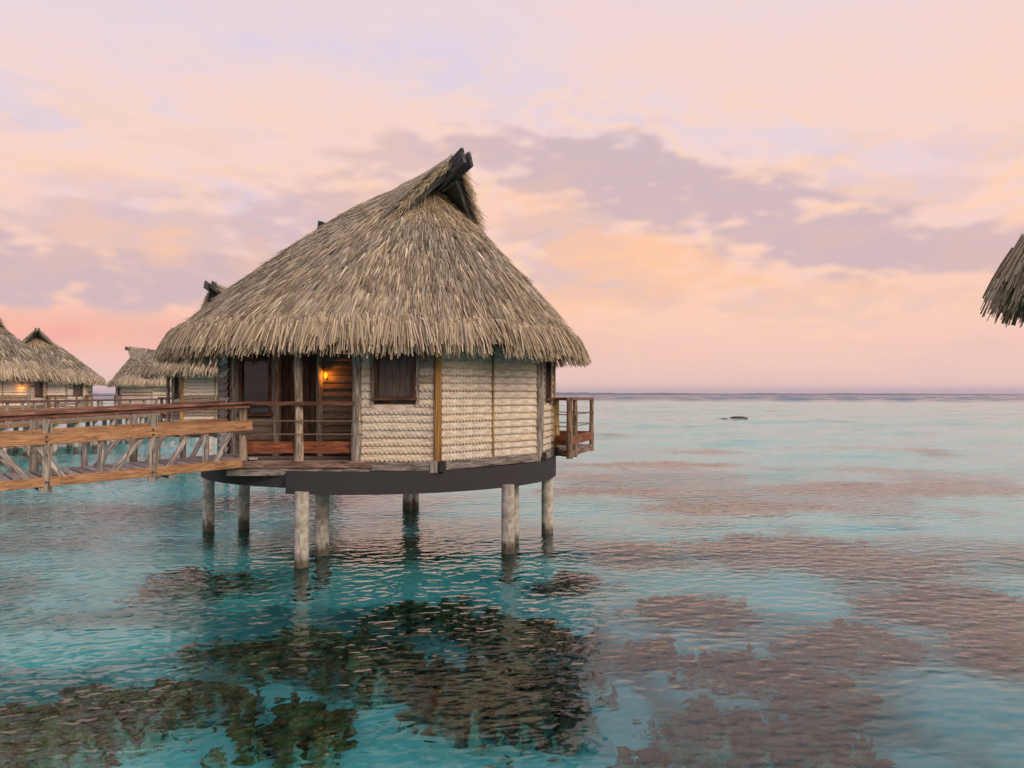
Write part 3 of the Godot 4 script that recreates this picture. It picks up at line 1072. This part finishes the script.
# ================================================================= walls
# one course of plaited siding, length along +x, outside towards +z
func slat_mesh(length: float, plait: bool, mat: StandardMaterial3D) -> ArrayMesh:
	var key := "%s_%.2f_%s" % [mat.resource_name, length, plait]
	if mesh_cache.has(key):
		return mesh_cache[key]
	var mb := MB.new()
	var prof := [[0.162, 0.004], [0.135, 0.022], [0.09, 0.044], [0.045, 0.060], [0.012, 0.062], [-0.004, 0.044], [0.004, 0.0]]
	var step := 0.0225 if plait else 0.12
	var nx: int = maxi(2, int(round(length / step)))
	var u0 := rng.randf() * 3.0
	for i in nx + 1:
		var x := length * i / nx
		var ph := x / 0.09
		for j in prof.size():
			var y: float = prof[j][0]
			var z: float = prof[j][1]
			if plait:
				var lowk := clampf(1.0 - y / 0.12, 0.0, 1.0)
				y -= lowk * 0.044 * absf(sin(PI * (ph + y * 3.0)))
				z += 0.010 * cos(TAU * (ph + y * 6.0)) * (0.3 + 0.7 * lowk)
			else:
				z += 0.004 * sin(x * 7.0 + u0 * 9.0)
				y += 0.008 * sin(x * 2.3 + u0 * 7.0)
			mb.vert(Vector3(x, y, z), Vector3.ZERO, Vector2(y + u0, x + u0))
	var w := prof.size()
	for i in nx:
		for j in w - 1:
			var k := i * w + j
			mb.idx.append_array(PackedInt32Array([k, k + w, k + 1, k + 1, k + w, k + w + 1]))
	for i in nx + 1:
		for j in w:
			var k := i * w + j
			var dx := mb.v[mini(i + 1, nx) * w + j] - mb.v[maxi(i - 1, 0) * w + j]
			var dy := mb.v[i * w + maxi(j - 1, 0)] - mb.v[i * w + mini(j + 1, w - 1)]
			mb.n[k] = dx.cross(dy).normalized()
	mesh_cache[key] = mb.mesh(mat)
	return mesh_cache[key]

# plan point of the main bungalow -> its own axes
func P(x: float, z: float, y := 0.0) -> Vector3:
	return Vector3(x - CX, y, -(z - CZ))

# a wall from a to b (outside on the right-hand side when walking from a to b is +z after turning); holes = [from, to, bottom, top] along the wall
func make_wall(hut: Node3D, a: Vector3, b: Vector3, holes: Array, plait: bool, mats: Array, y0 := 1.95, y1 := 4.15, fine := true) -> Node3D:
	var w := Node3D.new()
	w.name = "wall"
	hut.add_child(w, true)
	w.position = Vector3(a.x, 0, a.z)
	var d := b - a
	w.rotation.y = atan2(-d.z, d.x)
	var L := Vector2(d.x, d.z).length()
	# lining boards behind the siding
	var cuts := []
	var x := 0.0
	for h in holes:
		cuts.append([x, h[0], y0, y1])
		cuts.append([h[0], h[1], y0, h[2]])
		cuts.append([h[0], h[1], h[3], y1])
		x = h[1]
	cuts.append([x, L, y0, y1])
	for c in cuts:
		if c[1] - c[0] > 0.02 and c[3] - c[2] > 0.02:
			var mb := MB.new()
			mb.beam(Vector3(c[0], (c[2] + c[3]) * 0.5, -0.03), Vector3(c[1], (c[2] + c[3]) * 0.5, -0.03), 0.05, c[3] - c[2] - 0.002, Vector3.UP, 0.001)
			put("lining_panel", mb, M.lining, w)
	var y := y0
	var row := 0
	while y < y1 - 0.1:
		var spans := []
		x = 0.0
		for h in holes:
			if y + 0.13 > h[2] and y < h[3]:
				spans.append([x, h[0]])
				x = h[1]
		spans.append([x, L])
		for s in spans:
			if s[1] - s[0] < 0.06: continue
			var o := put_mesh("woven_slat" if plait else "slat", slat_mesh(snappedf(s[1] - s[0], 0.01), plait and fine, mats[(row * 7 + int(s[0] * 3.0) + rng.randi() % 3) % mats.size()]), w)
			o.position = Vector3(s[0], y + rng.randf_range(-0.004, 0.004), rng.randf_range(-0.004, 0.004))
			o.rotation.z = rng.randfn() * 0.0012
		y += 0.148
		row += 1
	return w

func make_window(w: Node3D, h: Array, shutter: bool) -> void:
	var win := Node3D.new()
	win.name = "window"
	w.add_child(win, true)
	var a: float = h[0]
	var b: float = h[1]
	var lo: float = h[2]
	var hi: float = h[3]
	var f := 0.065
	timber("frame", M.window_wood, win, Vector3(a + f * 0.5, lo, 0.02), Vector3(a + f * 0.5, hi, 0.02), 0.11, f, Vector3.RIGHT)
	timber("frame", M.window_wood, win, Vector3(b - f * 0.5, lo, 0.02), Vector3(b - f * 0.5, hi, 0.02), 0.11, f, Vector3.RIGHT)
	timber("frame", M.window_wood, win, Vector3(a + f, hi - f * 0.5, 0.02), Vector3(b - f, hi - f * 0.5, 0.02), 0.11, f)
	timber("sill", M.window_wood, win, Vector3(a - 0.03, lo + f * 0.4, 0.045), Vector3(b + 0.03, lo + f * 0.4, 0.045), 0.16, f * 0.9)
	var mb := MB.new()
	mb.quad(Vector3(a + f, lo + f, 0.0), Vector3(b - f, lo + f, 0.0), Vector3(b - f, hi - f, 0.0), Vector3(a + f, hi - f, 0.0), Vector3(0, 0, 1))
	put("pane", mb, M.pane if shutter else M.porch_pane, win)
	if shutter:
		var n := 5
		for i in n:
			var x0 := lerpf(a + f, b - f, float(i) / n)
			var x1 := lerpf(a + f, b - f, float(i + 1) / n)
			timber("shutter_board", M.dark_door, win, Vector3((x0 + x1) * 0.5, lo + f, -0.05), Vector3((x0 + x1) * 0.5, hi - f, -0.05 - 0.004 * (i % 2)), 0.025, x1 - x0 - 0.006, Vector3.RIGHT)
	if a > 0.12:
		timber("trim", M.window_trim, win, Vector3(a - 0.04, lo - 0.09, 0.05), Vector3(a - 0.04, hi, 0.05), 0.05, 0.07, Vector3.RIGHT)
		timber("trim", M.window_trim, win, Vector3(b + 0.04, lo - 0.09, 0.05), Vector3(b + 0.04, hi, 0.05), 0.05, 0.07, Vector3.RIGHT)

func pile_mesh(h: float, r: float, sd: float) -> MB:
	var mb := MB.new()
	var n := noise(5.0, int(sd * 10.0), 3)
	mb.log(Vector3(0, -2.9, 0), Vector3(0, h, 0), r * 1.03, r * 0.97, 18, 44, 0.004, sd)
	for i in mb.v.size():
		var p := mb.v[i]
		# algae and wet growth with an uneven upper edge at the waterline
		var edge := 0.20 + 0.14 * n.get_noise_3d(p.x * 2.0, 0.0, p.z * 2.0)
		var algae := smoothstep(edge + 0.05, edge - 0.03, p.y + 0.06 * n.get_noise_3d(p.x * 3.0, p.y * 3.0, p.z * 3.0))
		mb.c[i] = Color(1, 1, 1).lerp(Color(0.16, 0.155, 0.115), algae * 0.9)
	return mb

func arc_panel(r: float, th: float, y0: float, y1: float, a0: float, a1: float, n: int) -> MB:
	var mb := MB.new()
	for i in n:
		var p := a0 + (a1 - a0) * i / n
		var q := a0 + (a1 - a0) * (i + 1) / n
		var d0 := Vector3(cos(p), 0, -sin(p))
		var d1 := Vector3(cos(q), 0, -sin(q))
		var o := d0 + d1
		var up := Vector3.UP
		var i0 := mb.vert(d0 * r + up * y0, d0); mb.vert(d1 * r + up * y0, d1); mb.vert(d1 * r + up * y1, d1); mb.vert(d0 * r + up * y1, d0)
		mb.idx.append_array(PackedInt32Array([i0, i0 + 2, i0 + 1, i0, i0 + 3, i0 + 2]))
		mb.quad(d0 * (r - th) + up * y0, d1 * (r - th) + up * y0, d1 * (r - th) + up * y1, d0 * (r - th) + up * y1, -o)
		mb.quad(d0 * r + up * y1, d1 * r + up * y1, d1 * (r - th) + up * y1, d0 * (r - th) + up * y1, up)
		mb.quad(d0 * r + up * y0, d1 * r + up * y0, d1 * (r - th) + up * y0, d0 * (r - th) + up * y0, -up)
	for s in 2:
		var p := a0 if s == 0 else a1
		var d := Vector3(cos(p), 0, -sin(p))
		var tang := Vector3(-sin(p), 0, -cos(p)) * (-1.0 if s == 0 else 1.0)
		mb.quad(d * r + Vector3.UP * y0, d * (r - th) + Vector3.UP * y0, d * (r - th) + Vector3.UP * y1, d * r + Vector3.UP * y1, tang)
	return mb

# ================================================================= a bungalow
func make_bungalow(label: String, at: Vector3, turn: float, dens: float, fat: float, warm: float, fine: bool, sd: int, lamp_at: Vector3, glow: float) -> Node3D:
	rng.seed = sd
	var hut := thing("water_bungalow", label, "bungalow", at, turn, "thatched bungalows on stilts")
	make_roof(hut, deg_to_rad(-51.7), dens, fat, warm, sd)
	var V0 := P(-2.94, 15.63)
	var V1 := P(-1.42, 15.60)
	var V2 := P(0.56, 17.77)
	var V3 := P(0.93, 19.5)
	var V4 := P(-0.7, 22.3)
	var V5 := P(-4.3, 22.7)
	var V6 := P(-6.9, 19.55)
	var V7 := P(-5.27, 15.65)
	var B0 := P(-5.80, 16.95)
	var B1 := P(-2.94, 16.95)
	var pale := [M.slat_a, M.slat_b, M.slat_c, M.slat_a, M.slat_d, M.slat_e, M.slat_b] if fine else [M.slat_b, M.slat_d, M.slat_d, M.brown_slat_b]
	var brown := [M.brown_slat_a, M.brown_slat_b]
	# walls
	var win1 := [0.33, 1.12, 3.08, 3.98]
	var w1 := make_wall(hut, V0, V1, [win1], true, pale, 1.95, 4.15, fine)
	make_window(w1, win1, true)
	make_wall(hut, V1, V2, [], true, pale, 1.95, 4.15, fine)
	var win3 := [0.55, 1.35, 3.05, 4.0]
	var w3 := make_wall(hut, V2, V3, [win3], true, pale, 1.95, 4.15, fine)
	make_window(w3, win3, true)
	make_wall(hut, V3, V4, [], true, pale, 1.95, 4.15, false)
	make_wall(hut, V4, V5, [], true, pale, 1.95, 4.15, false)
	make_wall(hut, V5, V6, [], true, pale, 1.95, 4.15, false)
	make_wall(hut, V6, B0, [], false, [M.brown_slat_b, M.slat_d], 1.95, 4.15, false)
	# porch back wall: window, door, lamp bay
	var win_p := [0.20, 0.86, 2.75, 3.95]
	var door := [1.06, 1.78, 1.96, 3.98]
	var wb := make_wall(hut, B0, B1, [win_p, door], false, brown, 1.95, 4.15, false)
	make_window(wb, win_p, false)
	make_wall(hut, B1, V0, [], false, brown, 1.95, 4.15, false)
	var dr := Node3D.new()
	dr.name = "door"
	wb.get_parent().add_child(dr, true)
	dr.position = wb.position
	dr.rotation = wb.rotation
	for i in 5:
		var x0 := lerpf(door[0], door[1], i / 5.0)
		var x1 := lerpf(door[0], door[1], (i + 1) / 5.0)
		timber("door_board", M.dark_door, dr, Vector3((x0 + x1) * 0.5, door[2], -0.03), Vector3((x0 + x1) * 0.5, door[3], -0.03), 0.04, x1 - x0 - 0.006, Vector3.RIGHT)
	timber("handle", M.steel, dr, Vector3(door[0] + 0.09, 2.92, 0.03), Vector3(door[0] + 0.09, 3.06, 0.03), 0.02, 0.02, Vector3.RIGHT)
	for xx in [0.12, 0.96, 1.86]:
		var pp := B0 + (B1 - B0).normalized() * float(xx) + Vector3(0, 0, 0.06)
		pole("porch_post", M.grey_post, hut, pp + Vector3(0, FLOOR, 0), pp + Vector3(0, 4.2, 0), 0.075, 0.07)
	# wall posts
	pole("corner_post", M.grey_post, hut, V0 + Vector3(0, FLOOR - 0.02, 0.02), V0 + Vector3(0, 4.25, 0.02), 0.105, 0.095)
	pole("bamboo_pole", M.bamboo, hut, V1 + Vector3(0.02, 1.88, 0.06), V1 + Vector3(0.02, 4.25, 0.06), 0.078, 0.074, 0.004, [0.12, 0.37, 0.55, 0.79], 16)
	var mid := (V1 + V2) * 0.5
	var n2 := Vector3(V2.z - V1.z, 0, -(V2.x - V1.x)).normalized() * -1.0
	pole("bamboo_batten", M.bamboo_thin, hut, mid + n2 * 0.07 + Vector3(0, 1.95, 0), mid + n2 * 0.07 + Vector3(0, 4.0, 0), 0.028, 0.026, 0.004, [0.2, 0.45, 0.7], 10)
	pole("corner_post", M.grey_post, hut, V2 + Vector3(0.03, 1.86, 0.05), V2 + Vector3(0.03, 4.25, 0.05), 0.092, 0.085)
	pole("bamboo_pole", M.bamboo_thin, hut, V3 + Vector3(0.05, 1.86, 0.0), V3 + Vector3(0.05, 4.25, 0.0), 0.06, 0.055, 0.004, [0.2, 0.5, 0.8])
	for vv in [V4, V5, V6]:
		pole("corner_post", M.grey_post, hut, vv + Vector3(0, 1.86, 0), vv + Vector3(0, 4.2, 0), 0.09, 0.085)
	# floor
	var fl := MB.new()
	var ring := [V0, V1, V2, V3, V4, V5, V6, V7]
	for i in 8:
		var a: Vector3 = ring[i]
		var b: Vector3 = ring[(i + 1) % 8]
		fl.tri(Vector3(0, FLOOR - 0.035, 0), a + Vector3(0, FLOOR - 0.035, 0), b + Vector3(0, FLOOR - 0.035, 0), Vector3.UP)
		fl.tri(Vector3(0, FLOOR - 0.12, 0), a + Vector3(0, FLOOR - 0.12, 0), b + Vector3(0, FLOOR - 0.12, 0), Vector3.DOWN)
	put("floor", fl, M.mauve_plank, hut)
	# porch boards run from the back wall to the open edge
	var x := -5.62
	while x < -2.95:
		var zf := 15.5
		var zb := 16.95
		if x < -5.25:
			zf = 15.5 + (-5.25 - x) * 3.0
		timber("porch_plank", M.mauve_plank, hut, P(x, zf, FLOOR - 0.016), P(x, zb, FLOOR - 0.016), 0.134, 0.032)
		x += 0.14
	timber("deck_edge_board", M.deck_edge, hut, P(-5.42, 15.46, 1.875), P(-2.62, 15.46, 1.875), 0.05, 0.125)
	timber("edge_beam", M.grey_beam, hut, P(-5.36, 15.52, 1.735), P(-2.66, 15.52, 1.735), 0.10, 0.15)
	timber("edge_beam", M.grey_beam, hut, P(-2.64, 15.50, 1.84), P(-1.52, 15.50, 1.84), 0.10, 0.17)
	for e in [[V1, V2], [V2, V3], [V3, V4], [V4, V5], [V5, V6], [V6, V7]]:
		var a: Vector3 = e[0]
		var b: Vector3 = e[1]
		var dd := (b - a).normalized()
		var nn := Vector3(-dd.z, 0, dd.x)
		timber("edge_beam", M.grey_beam, hut, a + dd * 0.14 + nn * 0.05 + Vector3(0, 1.84, 0), b - dd * 0.14 + nn * 0.05 + Vector3(0, 1.84, 0), 0.10, 0.17)
	for vv in [V1, V2, V3]:
		var o: Vector3 = Vector3(vv.x, 0, vv.z).normalized() * 0.06
		timber("beam_bracket", M.grey_post, hut, vv + o + Vector3(-0.07, 1.72, 0.06), vv + o + Vector3(-0.07, 1.95, 0.06), 0.14, 0.14, Vector3.RIGHT)
		timber("beam_bracket", M.steel, hut, vv + o + Vector3(0.07, 1.74, 0.05), vv + o + Vector3(0.07, 1.94, 0.05), 0.12, 0.11, Vector3.RIGHT)
	# round dark fascia under the floor
	var sl := MB.new()
	for i in 48:
		var p0 := TAU * i / 48.0
		var p1 := TAU * (i + 1) / 48.0
		var e0 := Vector3(cos(p0) * 3.9, 1.74, sin(p0) * 3.9)
		var e1 := Vector3(cos(p1) * 3.9, 1.74, sin(p1) * 3.9)
		var dn := Vector3(0, -0.10, 0)
		sl.tri(Vector3(0, 1.74, 0), e0, e1, Vector3.UP)
		sl.tri(Vector3(0, 1.64, 0), e0 + dn, e1 + dn, Vector3.DOWN)
		sl.quad(e0, e1, e1 + dn, e0 + dn, e0 - Vector3(0, 1.74, 0))
	put("platform_slab", sl, M.fascia, hut)
	put("ring_fascia", arc_panel(4.07, 0.16, 1.345, 1.76, deg_to_rad(-106.5), deg_to_rad(150), 64), M.fascia, hut)
	put("ring_fascia", arc_panel(3.93, 0.06, 1.44, 1.70, deg_to_rad(150), deg_to_rad(253.5), 36), M.fascia, hut)
	# stilts
	for s in [[-3.86, 15.15, 1.40], [-3.73, 16.2, 1.72], [-0.08, 16.36, 1.40], [0.02, 17.5, 1.72], [0.80, 18.7, 1.40], [-7.10, 19.3, 1.5], [-6.42, 19.75, 1.72], [-2.92, 23.0, 1.72], [-2.75, 23.2, 1.4], [-5.2, 22.4, 1.4]]:
		var o := put("stilt", pile_mesh(s[2], 0.135, rng.randf() * 9.0), M.pile, hut)
		o.position = P(s[0], s[1])
	# porch railing
	var pr := Node3D.new()
	pr.name = "porch_railing"
	hut.add_child(pr, true)
	timber("handrail", M.red_rail, pr, P(-5.22, 15.56, 3.02), P(-2.98, 15.56, 3.02), 0.15, 0.075)
	pole("post", M.pale_post, pr, P(-5.10, 15.62, FLOOR), P(-5.10, 15.62, 2.98), 0.075, 0.07)
	pole("post", M.pale_post, pr, P(-4.06, 15.66, FLOOR), P(-4.06, 15.66, 4.2), 0.085, 0.075, 0.05)
	for yy in [2.44, 2.69]:
		pole("rope", M.rope, pr, P(-5.10, 15.54, yy), P(-2.80, 15.52, yy), 0.012, 0.012, 0.0, [], 6)
	for sgm in [[-5.02, -4.15], [-3.97, -3.04]]:
		timber("kick_board", M.red_board, pr, P(sgm[0], 15.66, 2.185), P(sgm[1], 15.66, 2.185), 0.03, 0.22)
	# porch lamp on the wall
	var lamp := Node3D.new()
	lamp.name = "wall_lamp"
	hut.add_child(lamp, true)
	lamp.position = lamp_at
	timber("bracket", M.steel, lamp, Vector3(0, -0.02, -0.10), Vector3(0, -0.02, -0.01), 0.03, 0.03)
	timber("bracket", M.steel, lamp, Vector3(0, 0.14, -0.08), Vector3(0, 0.14, 0.03), 0.16, 0.02)
	var bulb := SphereMesh.new()
	bulb.radius = 0.036
	bulb.height = 0.13
	bulb.radial_segments = 16
	bulb.rings = 8
	bulb.material = M.lamp_glow
	put_mesh("bulb", bulb, lamp).position = Vector3(0, 0.03, 0.02)
	var ol := OmniLight3D.new()
	ol.light_color = Color(1.0, 0.58, 0.18)
	ol.light_energy = glow
	ol.light_size = 0.05
	ol.omni_range = 9.0
	ol.omni_attenuation = 2.0
	ol.shadow_enabled = true
	ol.position = Vector3(0, 0.03, 0.02)
	lamp.add_child(ol)
	# balcony behind
	var bal := Node3D.new()
	bal.name = "balcony"
	hut.add_child(bal, true)
	var K := [P(0.95, 19.7), P(1.32, 18.85), P(2.08, 21.5), P(0.3, 22.4)]
	var bd := MB.new()
	for s in [[0.06, 1.0], [-0.06, -1.0]]:
		var yy: float = 1.83 + s[0]
		bd.tri(K[0] + Vector3.UP * yy, K[1] + Vector3.UP * yy, K[2] + Vector3.UP * yy, Vector3.UP * s[1])
		bd.tri(K[0] + Vector3.UP * yy, K[2] + Vector3.UP * yy, K[3] + Vector3.UP * yy, Vector3.UP * s[1])
	put("deck", bd, M.mauve_plank, bal)
	for e in [[0, 1], [1, 2], [2, 3]]:
		var a: Vector3 = K[e[0]]
		var b: Vector3 = K[e[1]]
		timber("edge_board", M.deck_edge, bal, a + Vector3(0, 1.82, 0), b + Vector3(0, 1.82, 0), 0.05, 0.14)
		timber("handrail", M.red_rail, bal, a + Vector3(0, 3.08, 0), b + Vector3(0, 3.08, 0), 0.14, 0.06)
		timber("kick_board", M.red_board, bal, a + Vector3(0, 2.12, 0), b + Vector3(0, 2.12, 0), 0.03, 0.22)
		for yy in [2.44, 2.72]:
			pole("rope", M.rope, bal, a + Vector3(0, yy, 0), b + Vector3(0, yy, 0), 0.012, 0.012, 0.0, [], 6)
	pole("post", M.balcony_post, bal, K[1] + Vector3(0, 1.72, 0), K[1] + Vector3(0, 3.05, 0), 0.075, 0.07)
	pole("post", M.balcony_post, bal, K[1].lerp(K[2], 0.22) + Vector3(0, 1.72, 0), K[1].lerp(K[2], 0.22) + Vector3(0, 3.05, 0), 0.06, 0.055)
	pole("post", M.balcony_post, bal, K[2] + Vector3(0, 1.72, 0), K[2] + Vector3(0, 3.05, 0), 0.06, 0.055)
	pole("post", M.bamboo_thin, bal, K[0] + Vector3(0.12, 1.80, 0.2), K[0] + Vector3(0.12, 3.05, 0.2), 0.06, 0.055)
	return hut

# ================================================================= walkways
func W(p: Vector2, y: float) -> Vector3:
	return Vector3(p.x, y, -p.y)

func make_footbridge() -> void:
	rng.seed = 900
	var br := thing("footbridge", "timber footbridge with orange beams, grey planks and crossed braces leading to the porch", "footbridge")
	var R0 := Vector2(-5.12, 15.28)         # landing on the porch, near side
	var dirn := Vector2(-2.97, -2.28).normalized()
	var per := Vector2(dirn.y, -dirn.x) * 1.0   # towards the far side
	if per.y < 0.0: per = -per
	var wid := 1.42
	var drop := -0.043                      # per metre
	var L := 9.5
	for side in 2:
		var o: Vector2 = per * (wid * side)
		var at := func(s: float, y: float) -> Vector3: return W(R0 + o + dirn * s, y + drop * s)
		timber("lower_beam", M.tan_beam, br, at.call(-0.1, 1.905), at.call(L, 1.905), 0.09, 0.155)
		timber("middle_beam", M.tan_beam, br, at.call(-0.28, 2.605), at.call(L, 2.605), 0.15, 0.19)
		timber("handrail", M.red_rail, br, at.call(-0.25, 3.03), at.call(L, 3.03), 0.18, 0.05)
		timber("rail_apron", M.red_rail, br, at.call(-0.25, 2.965), at.call(L, 2.965), 0.04, 0.075)
		for s in [1.45, 3.08, 4.7, 6.3, 7.9]:
			timber("post", M.grey_post, br, at.call(s, 1.74), at.call(s, 2.92), 0.115, 0.115, Vector3.RIGHT)
		for s in [1.45, 3.08, 4.7]:
			for yy in [1.905, 2.56, 2.64]:
				var face: Vector2 = R0 + o - per * 0.082 + dirn * (s + 0.02)
				pole("bolt", M.steel, br, W(face, yy + drop * s), W(face - per * 0.016, yy + drop * s), 0.02, 0.018, 0.0, [], 8)
		for s in [0.55, 2.28, 3.9, 5.5, 7.1]:
			timber("strut", M.brace, br, at.call(s, 1.98), at.call(s, 2.51), 0.07, 0.10, Vector3.RIGHT)
		for b in [[0.38, 0.08], [1.2, 0.85], [2.1, 1.62], [2.85, 3.25], [3.35, 3.78], [4.1, 4.5], [5.0, 5.35], [5.7, 6.1], [6.6, 7.0]]:
			timber("diagonal_brace", M.brace, br, at.call(b[0], 1.96), at.call(b[1], 2.53), 0.05, 0.085, Vector3(dirn.x, 0, -dirn.y))
		for s in [2.35, 5.4, 8.5]:
			var q := put("stilt", pile_mesh(1.83 + drop * s, 0.10, rng.randf() * 9.0), M.pile, br)
			var pp: Vector2 = R0 + per * (0.3 + 0.8 * side) + dirn * (s + 3.6)
			q.position = Vector3(pp.x, 0, -pp.y)
	var s := -0.35
	while s < L:
		var a := W(R0 + per * 0.05 + dirn * s, 1.965 + drop * s)
		var b := W(R0 + per * (wid - 0.05) + dirn * s, 1.965 + drop * s)
		timber("plank", [M.mauve_plank, M.mauve_plank_pale, M.mauve_plank_dark, M.mauve_plank_pale][rng.randi() % 4], br, a, b, 0.168, 0.035)
		s += 0.2
	for k in [1.0, 3.0, 5.0, 7.0]:
		timber("joist", M.grey_beam, br, W(R0 - per * 0.02 + dirn * (k + 0.15), 1.80 + drop * k), W(R0 + per * wid + dirn * (k + 0.15), 1.80 + drop * k), 0.10, 0.10)

func make_boardwalk() -> void:
	rng.seed = 950
	var bw := thing("boardwalk", "long timber boardwalk with dark red handrails running out between the far bungalows", "boardwalk")
	var A := Vector2(-23.5, 30.0)
	var B := Vector2(-28.5, 82.0)
	var dirn := (B - A).normalized()
	var per := Vector2(dirn.y, -dirn.x)
	var L := (B - A).length()
	var fy := 1.72
	timber("deck", M.mauve_plank, bw, W(A, fy), W(B, fy), 1.8, 0.06)
	for side in [-1.0, 1.0]:
		var o: Vector2 = per * 0.9 * side
		timber("lower_beam", M.tan_beam, bw, W(A + o, fy - 0.02), W(B + o, fy - 0.02), 0.08, 0.18)
		timber("handrail", M.red_rail, bw, W(A + o, fy + 1.1), W(B + o, fy + 1.1), 0.16, 0.09)
		timber("middle_beam", M.tan_beam, bw, W(A + o, fy + 0.62), W(B + o, fy + 0.62), 0.08, 0.15)
		var s := 0.3
		while s < L:
			timber("post", M.grey_post, bw, W(A + o + dirn * s, fy - 0.1), W(A + o + dirn * s, fy + 1.06), 0.12, 0.12, Vector3.RIGHT)
			timber("diagonal_brace", M.brace, bw, W(A + o + dirn * (s + 0.2), fy + 0.08), W(A + o + dirn * (s + 0.8), fy + 0.56), 0.05, 0.09)
			var q := put("stilt", pile_mesh(fy - 0.05, 0.14, rng.randf() * 9.0), M.pile, bw)
			q.position = W(A + o * 0.8 + dirn * s, 0.0)
			s += 2.6

# ================================================================= far things
func make_far() -> void:
	var n := noise(0.004, 61, 5)
	var mb := MB.new()
	var N := 260
	for i in N + 1:
		var a := deg_to_rad(-34.0 + 72.0 * i / N)
		var R := 3600.0
		var h: float = 4.5 + 5.0 * maxf(0.0, n.get_noise_1d(i * 14.0)) + 2.0 * n.get_noise_1d(i * 90.0)
		h *= 1.0 + 0.9 * exp(-pow((rad_to_deg(a) - 5.0) / 5.0, 2.0))
		h *= smoothstep(38.0, 25.0, rad_to_deg(a))
		h = maxf(h, 1.0)
		var d := Vector3(sin(a), 0, -cos(a))
		for q in [[R, -2.0], [R + 20.0, h * 0.7], [R + 60.0, h], [R + 160.0, h * 0.8], [R + 220.0, -2.0]]:
			mb.vert(d * q[0] + Vector3(0, q[1], 0), (Vector3.UP - d * 0.6).normalized())
	for i in N:
		for j in 4:
			var k := i * 5 + j
			mb.idx.append_array(PackedInt32Array([k, k + 1, k + 5, k + 1, k + 6, k + 5]))
	var isl := put("distant_island", mb, M.island_green, self)
	isl.set_meta("kind", "structure")
	isl.set_meta("label", "long low hazy island along the horizon")
	isl.set_meta("category", "island")
	# sea haze standing over the far water
	var fv := FogVolume.new()
	fv.name = "sea_haze"
	fv.size = Vector3(11000, 22, 2300)
	fv.position = Vector3(0, 9, -2250)
	var fm := FogMaterial.new()
	fm.albedo = Color(0.80, 0.82, 0.93)
	fm.density = 0.0003
	fv.material = fm
	fv.set_meta("kind", "stuff")
	fv.set_meta("label", "pale lavender haze over the far sea")
	fv.set_meta("category", "haze")
	add_child(fv)
	# exposed rocks out in the lagoon
	for s in [[738.0, 418.5, 1.15, 0.26, "dark flat rock breaking the surface far out in the lagoon"], [723.5, 419.0, 0.55, 0.09, "low dark rock awash beside the larger far rock"]]:
		var z: float = EYE * FOC / (s[1] - HOR)
		var rk := MB.new()
		var nn := noise(1.3, 71, 4)
		for i in 13:
			for j in 25:
				var th := PI * i / 12.0
				var ph := TAU * j / 24.0
				var d := Vector3(sin(th) * cos(ph), cos(th), sin(th) * sin(ph))
				var k := 1.0 + 0.45 * nn.get_noise_3dv(d * 1.5 + Vector3(s[0], 0, 0))
				rk.vert(Vector3(d.x * s[2] * k, d.y * s[3] * k, d.z * s[2] * 0.6 * k), d)
		for i in 12:
			for j in 24:
				var k := i * 25 + j
				rk.idx.append_array(PackedInt32Array([k, k + 25, k + 1, k + 1, k + 25, k + 26]))
		var o := put("lagoon_rock", rk, M.rock, self)
		o.position = Vector3((s[0] - 512.0) * z / FOC, 0.02, -z)
		tag(o, s[4], "rock")

# ================================================================= scene
func _ready() -> void:
	make_materials()
	make_light()
	make_seabed()
	make_water()
	make_reefs()
	var hut := make_bungalow("round thatched bungalow on concrete stilts with a footbridge to its porch", Vector3(CX, 0, -CZ), 0.0, 1.0, 1.0, 0.52, true, 500, P(-3.80, 16.80, 3.55), 0.055)
	make_footbridge()
	make_boardwalk()
	var near := hut.duplicate()
	near.name = "water_bungalow_001"
	add_child(near, true)
	near.position = Vector3(8.33, 0, -4.75)
	near.rotation.y = deg_to_rad(-60.0)
	near.set_meta("label", "neighbouring bungalow whose shaggy grey thatch corner hangs over open sea")
	var far := make_bungalow("thatched bungalow beyond the boardwalk with a lit lamp on its wall", Vector3(-31.4, 0, -47.5), deg_to_rad(13.0), 0.62, 1.6, 0.30, false, 600, P(0.43, 17.31, 3.50), 0.08)
	var spots := [["pale thatched bungalow whose open gable faces along the boardwalk", -36.9, 64.0, -9.0], ["small pale thatched bungalow with an upturned horn at the far end of the boardwalk", -36.5, 85.0, -128.0], ["thatched bungalow standing behind the one with the footbridge, its horn above the big roof's slope", -12.3, 39.0, -53.0]]
	var i := 2
	for s in spots:
		i += 1
		var o := far.duplicate()
		o.name = "water_bungalow_%03d" % i
		add_child(o, true)
		o.position = Vector3(s[1], 0, -s[2])
		o.rotation.y = deg_to_rad(s[3])
		o.set_meta("label", s[0])
		var unlit := o.get_node("wall_lamp")
		o.remove_child(unlit)
		unlit.free()
	make_far()
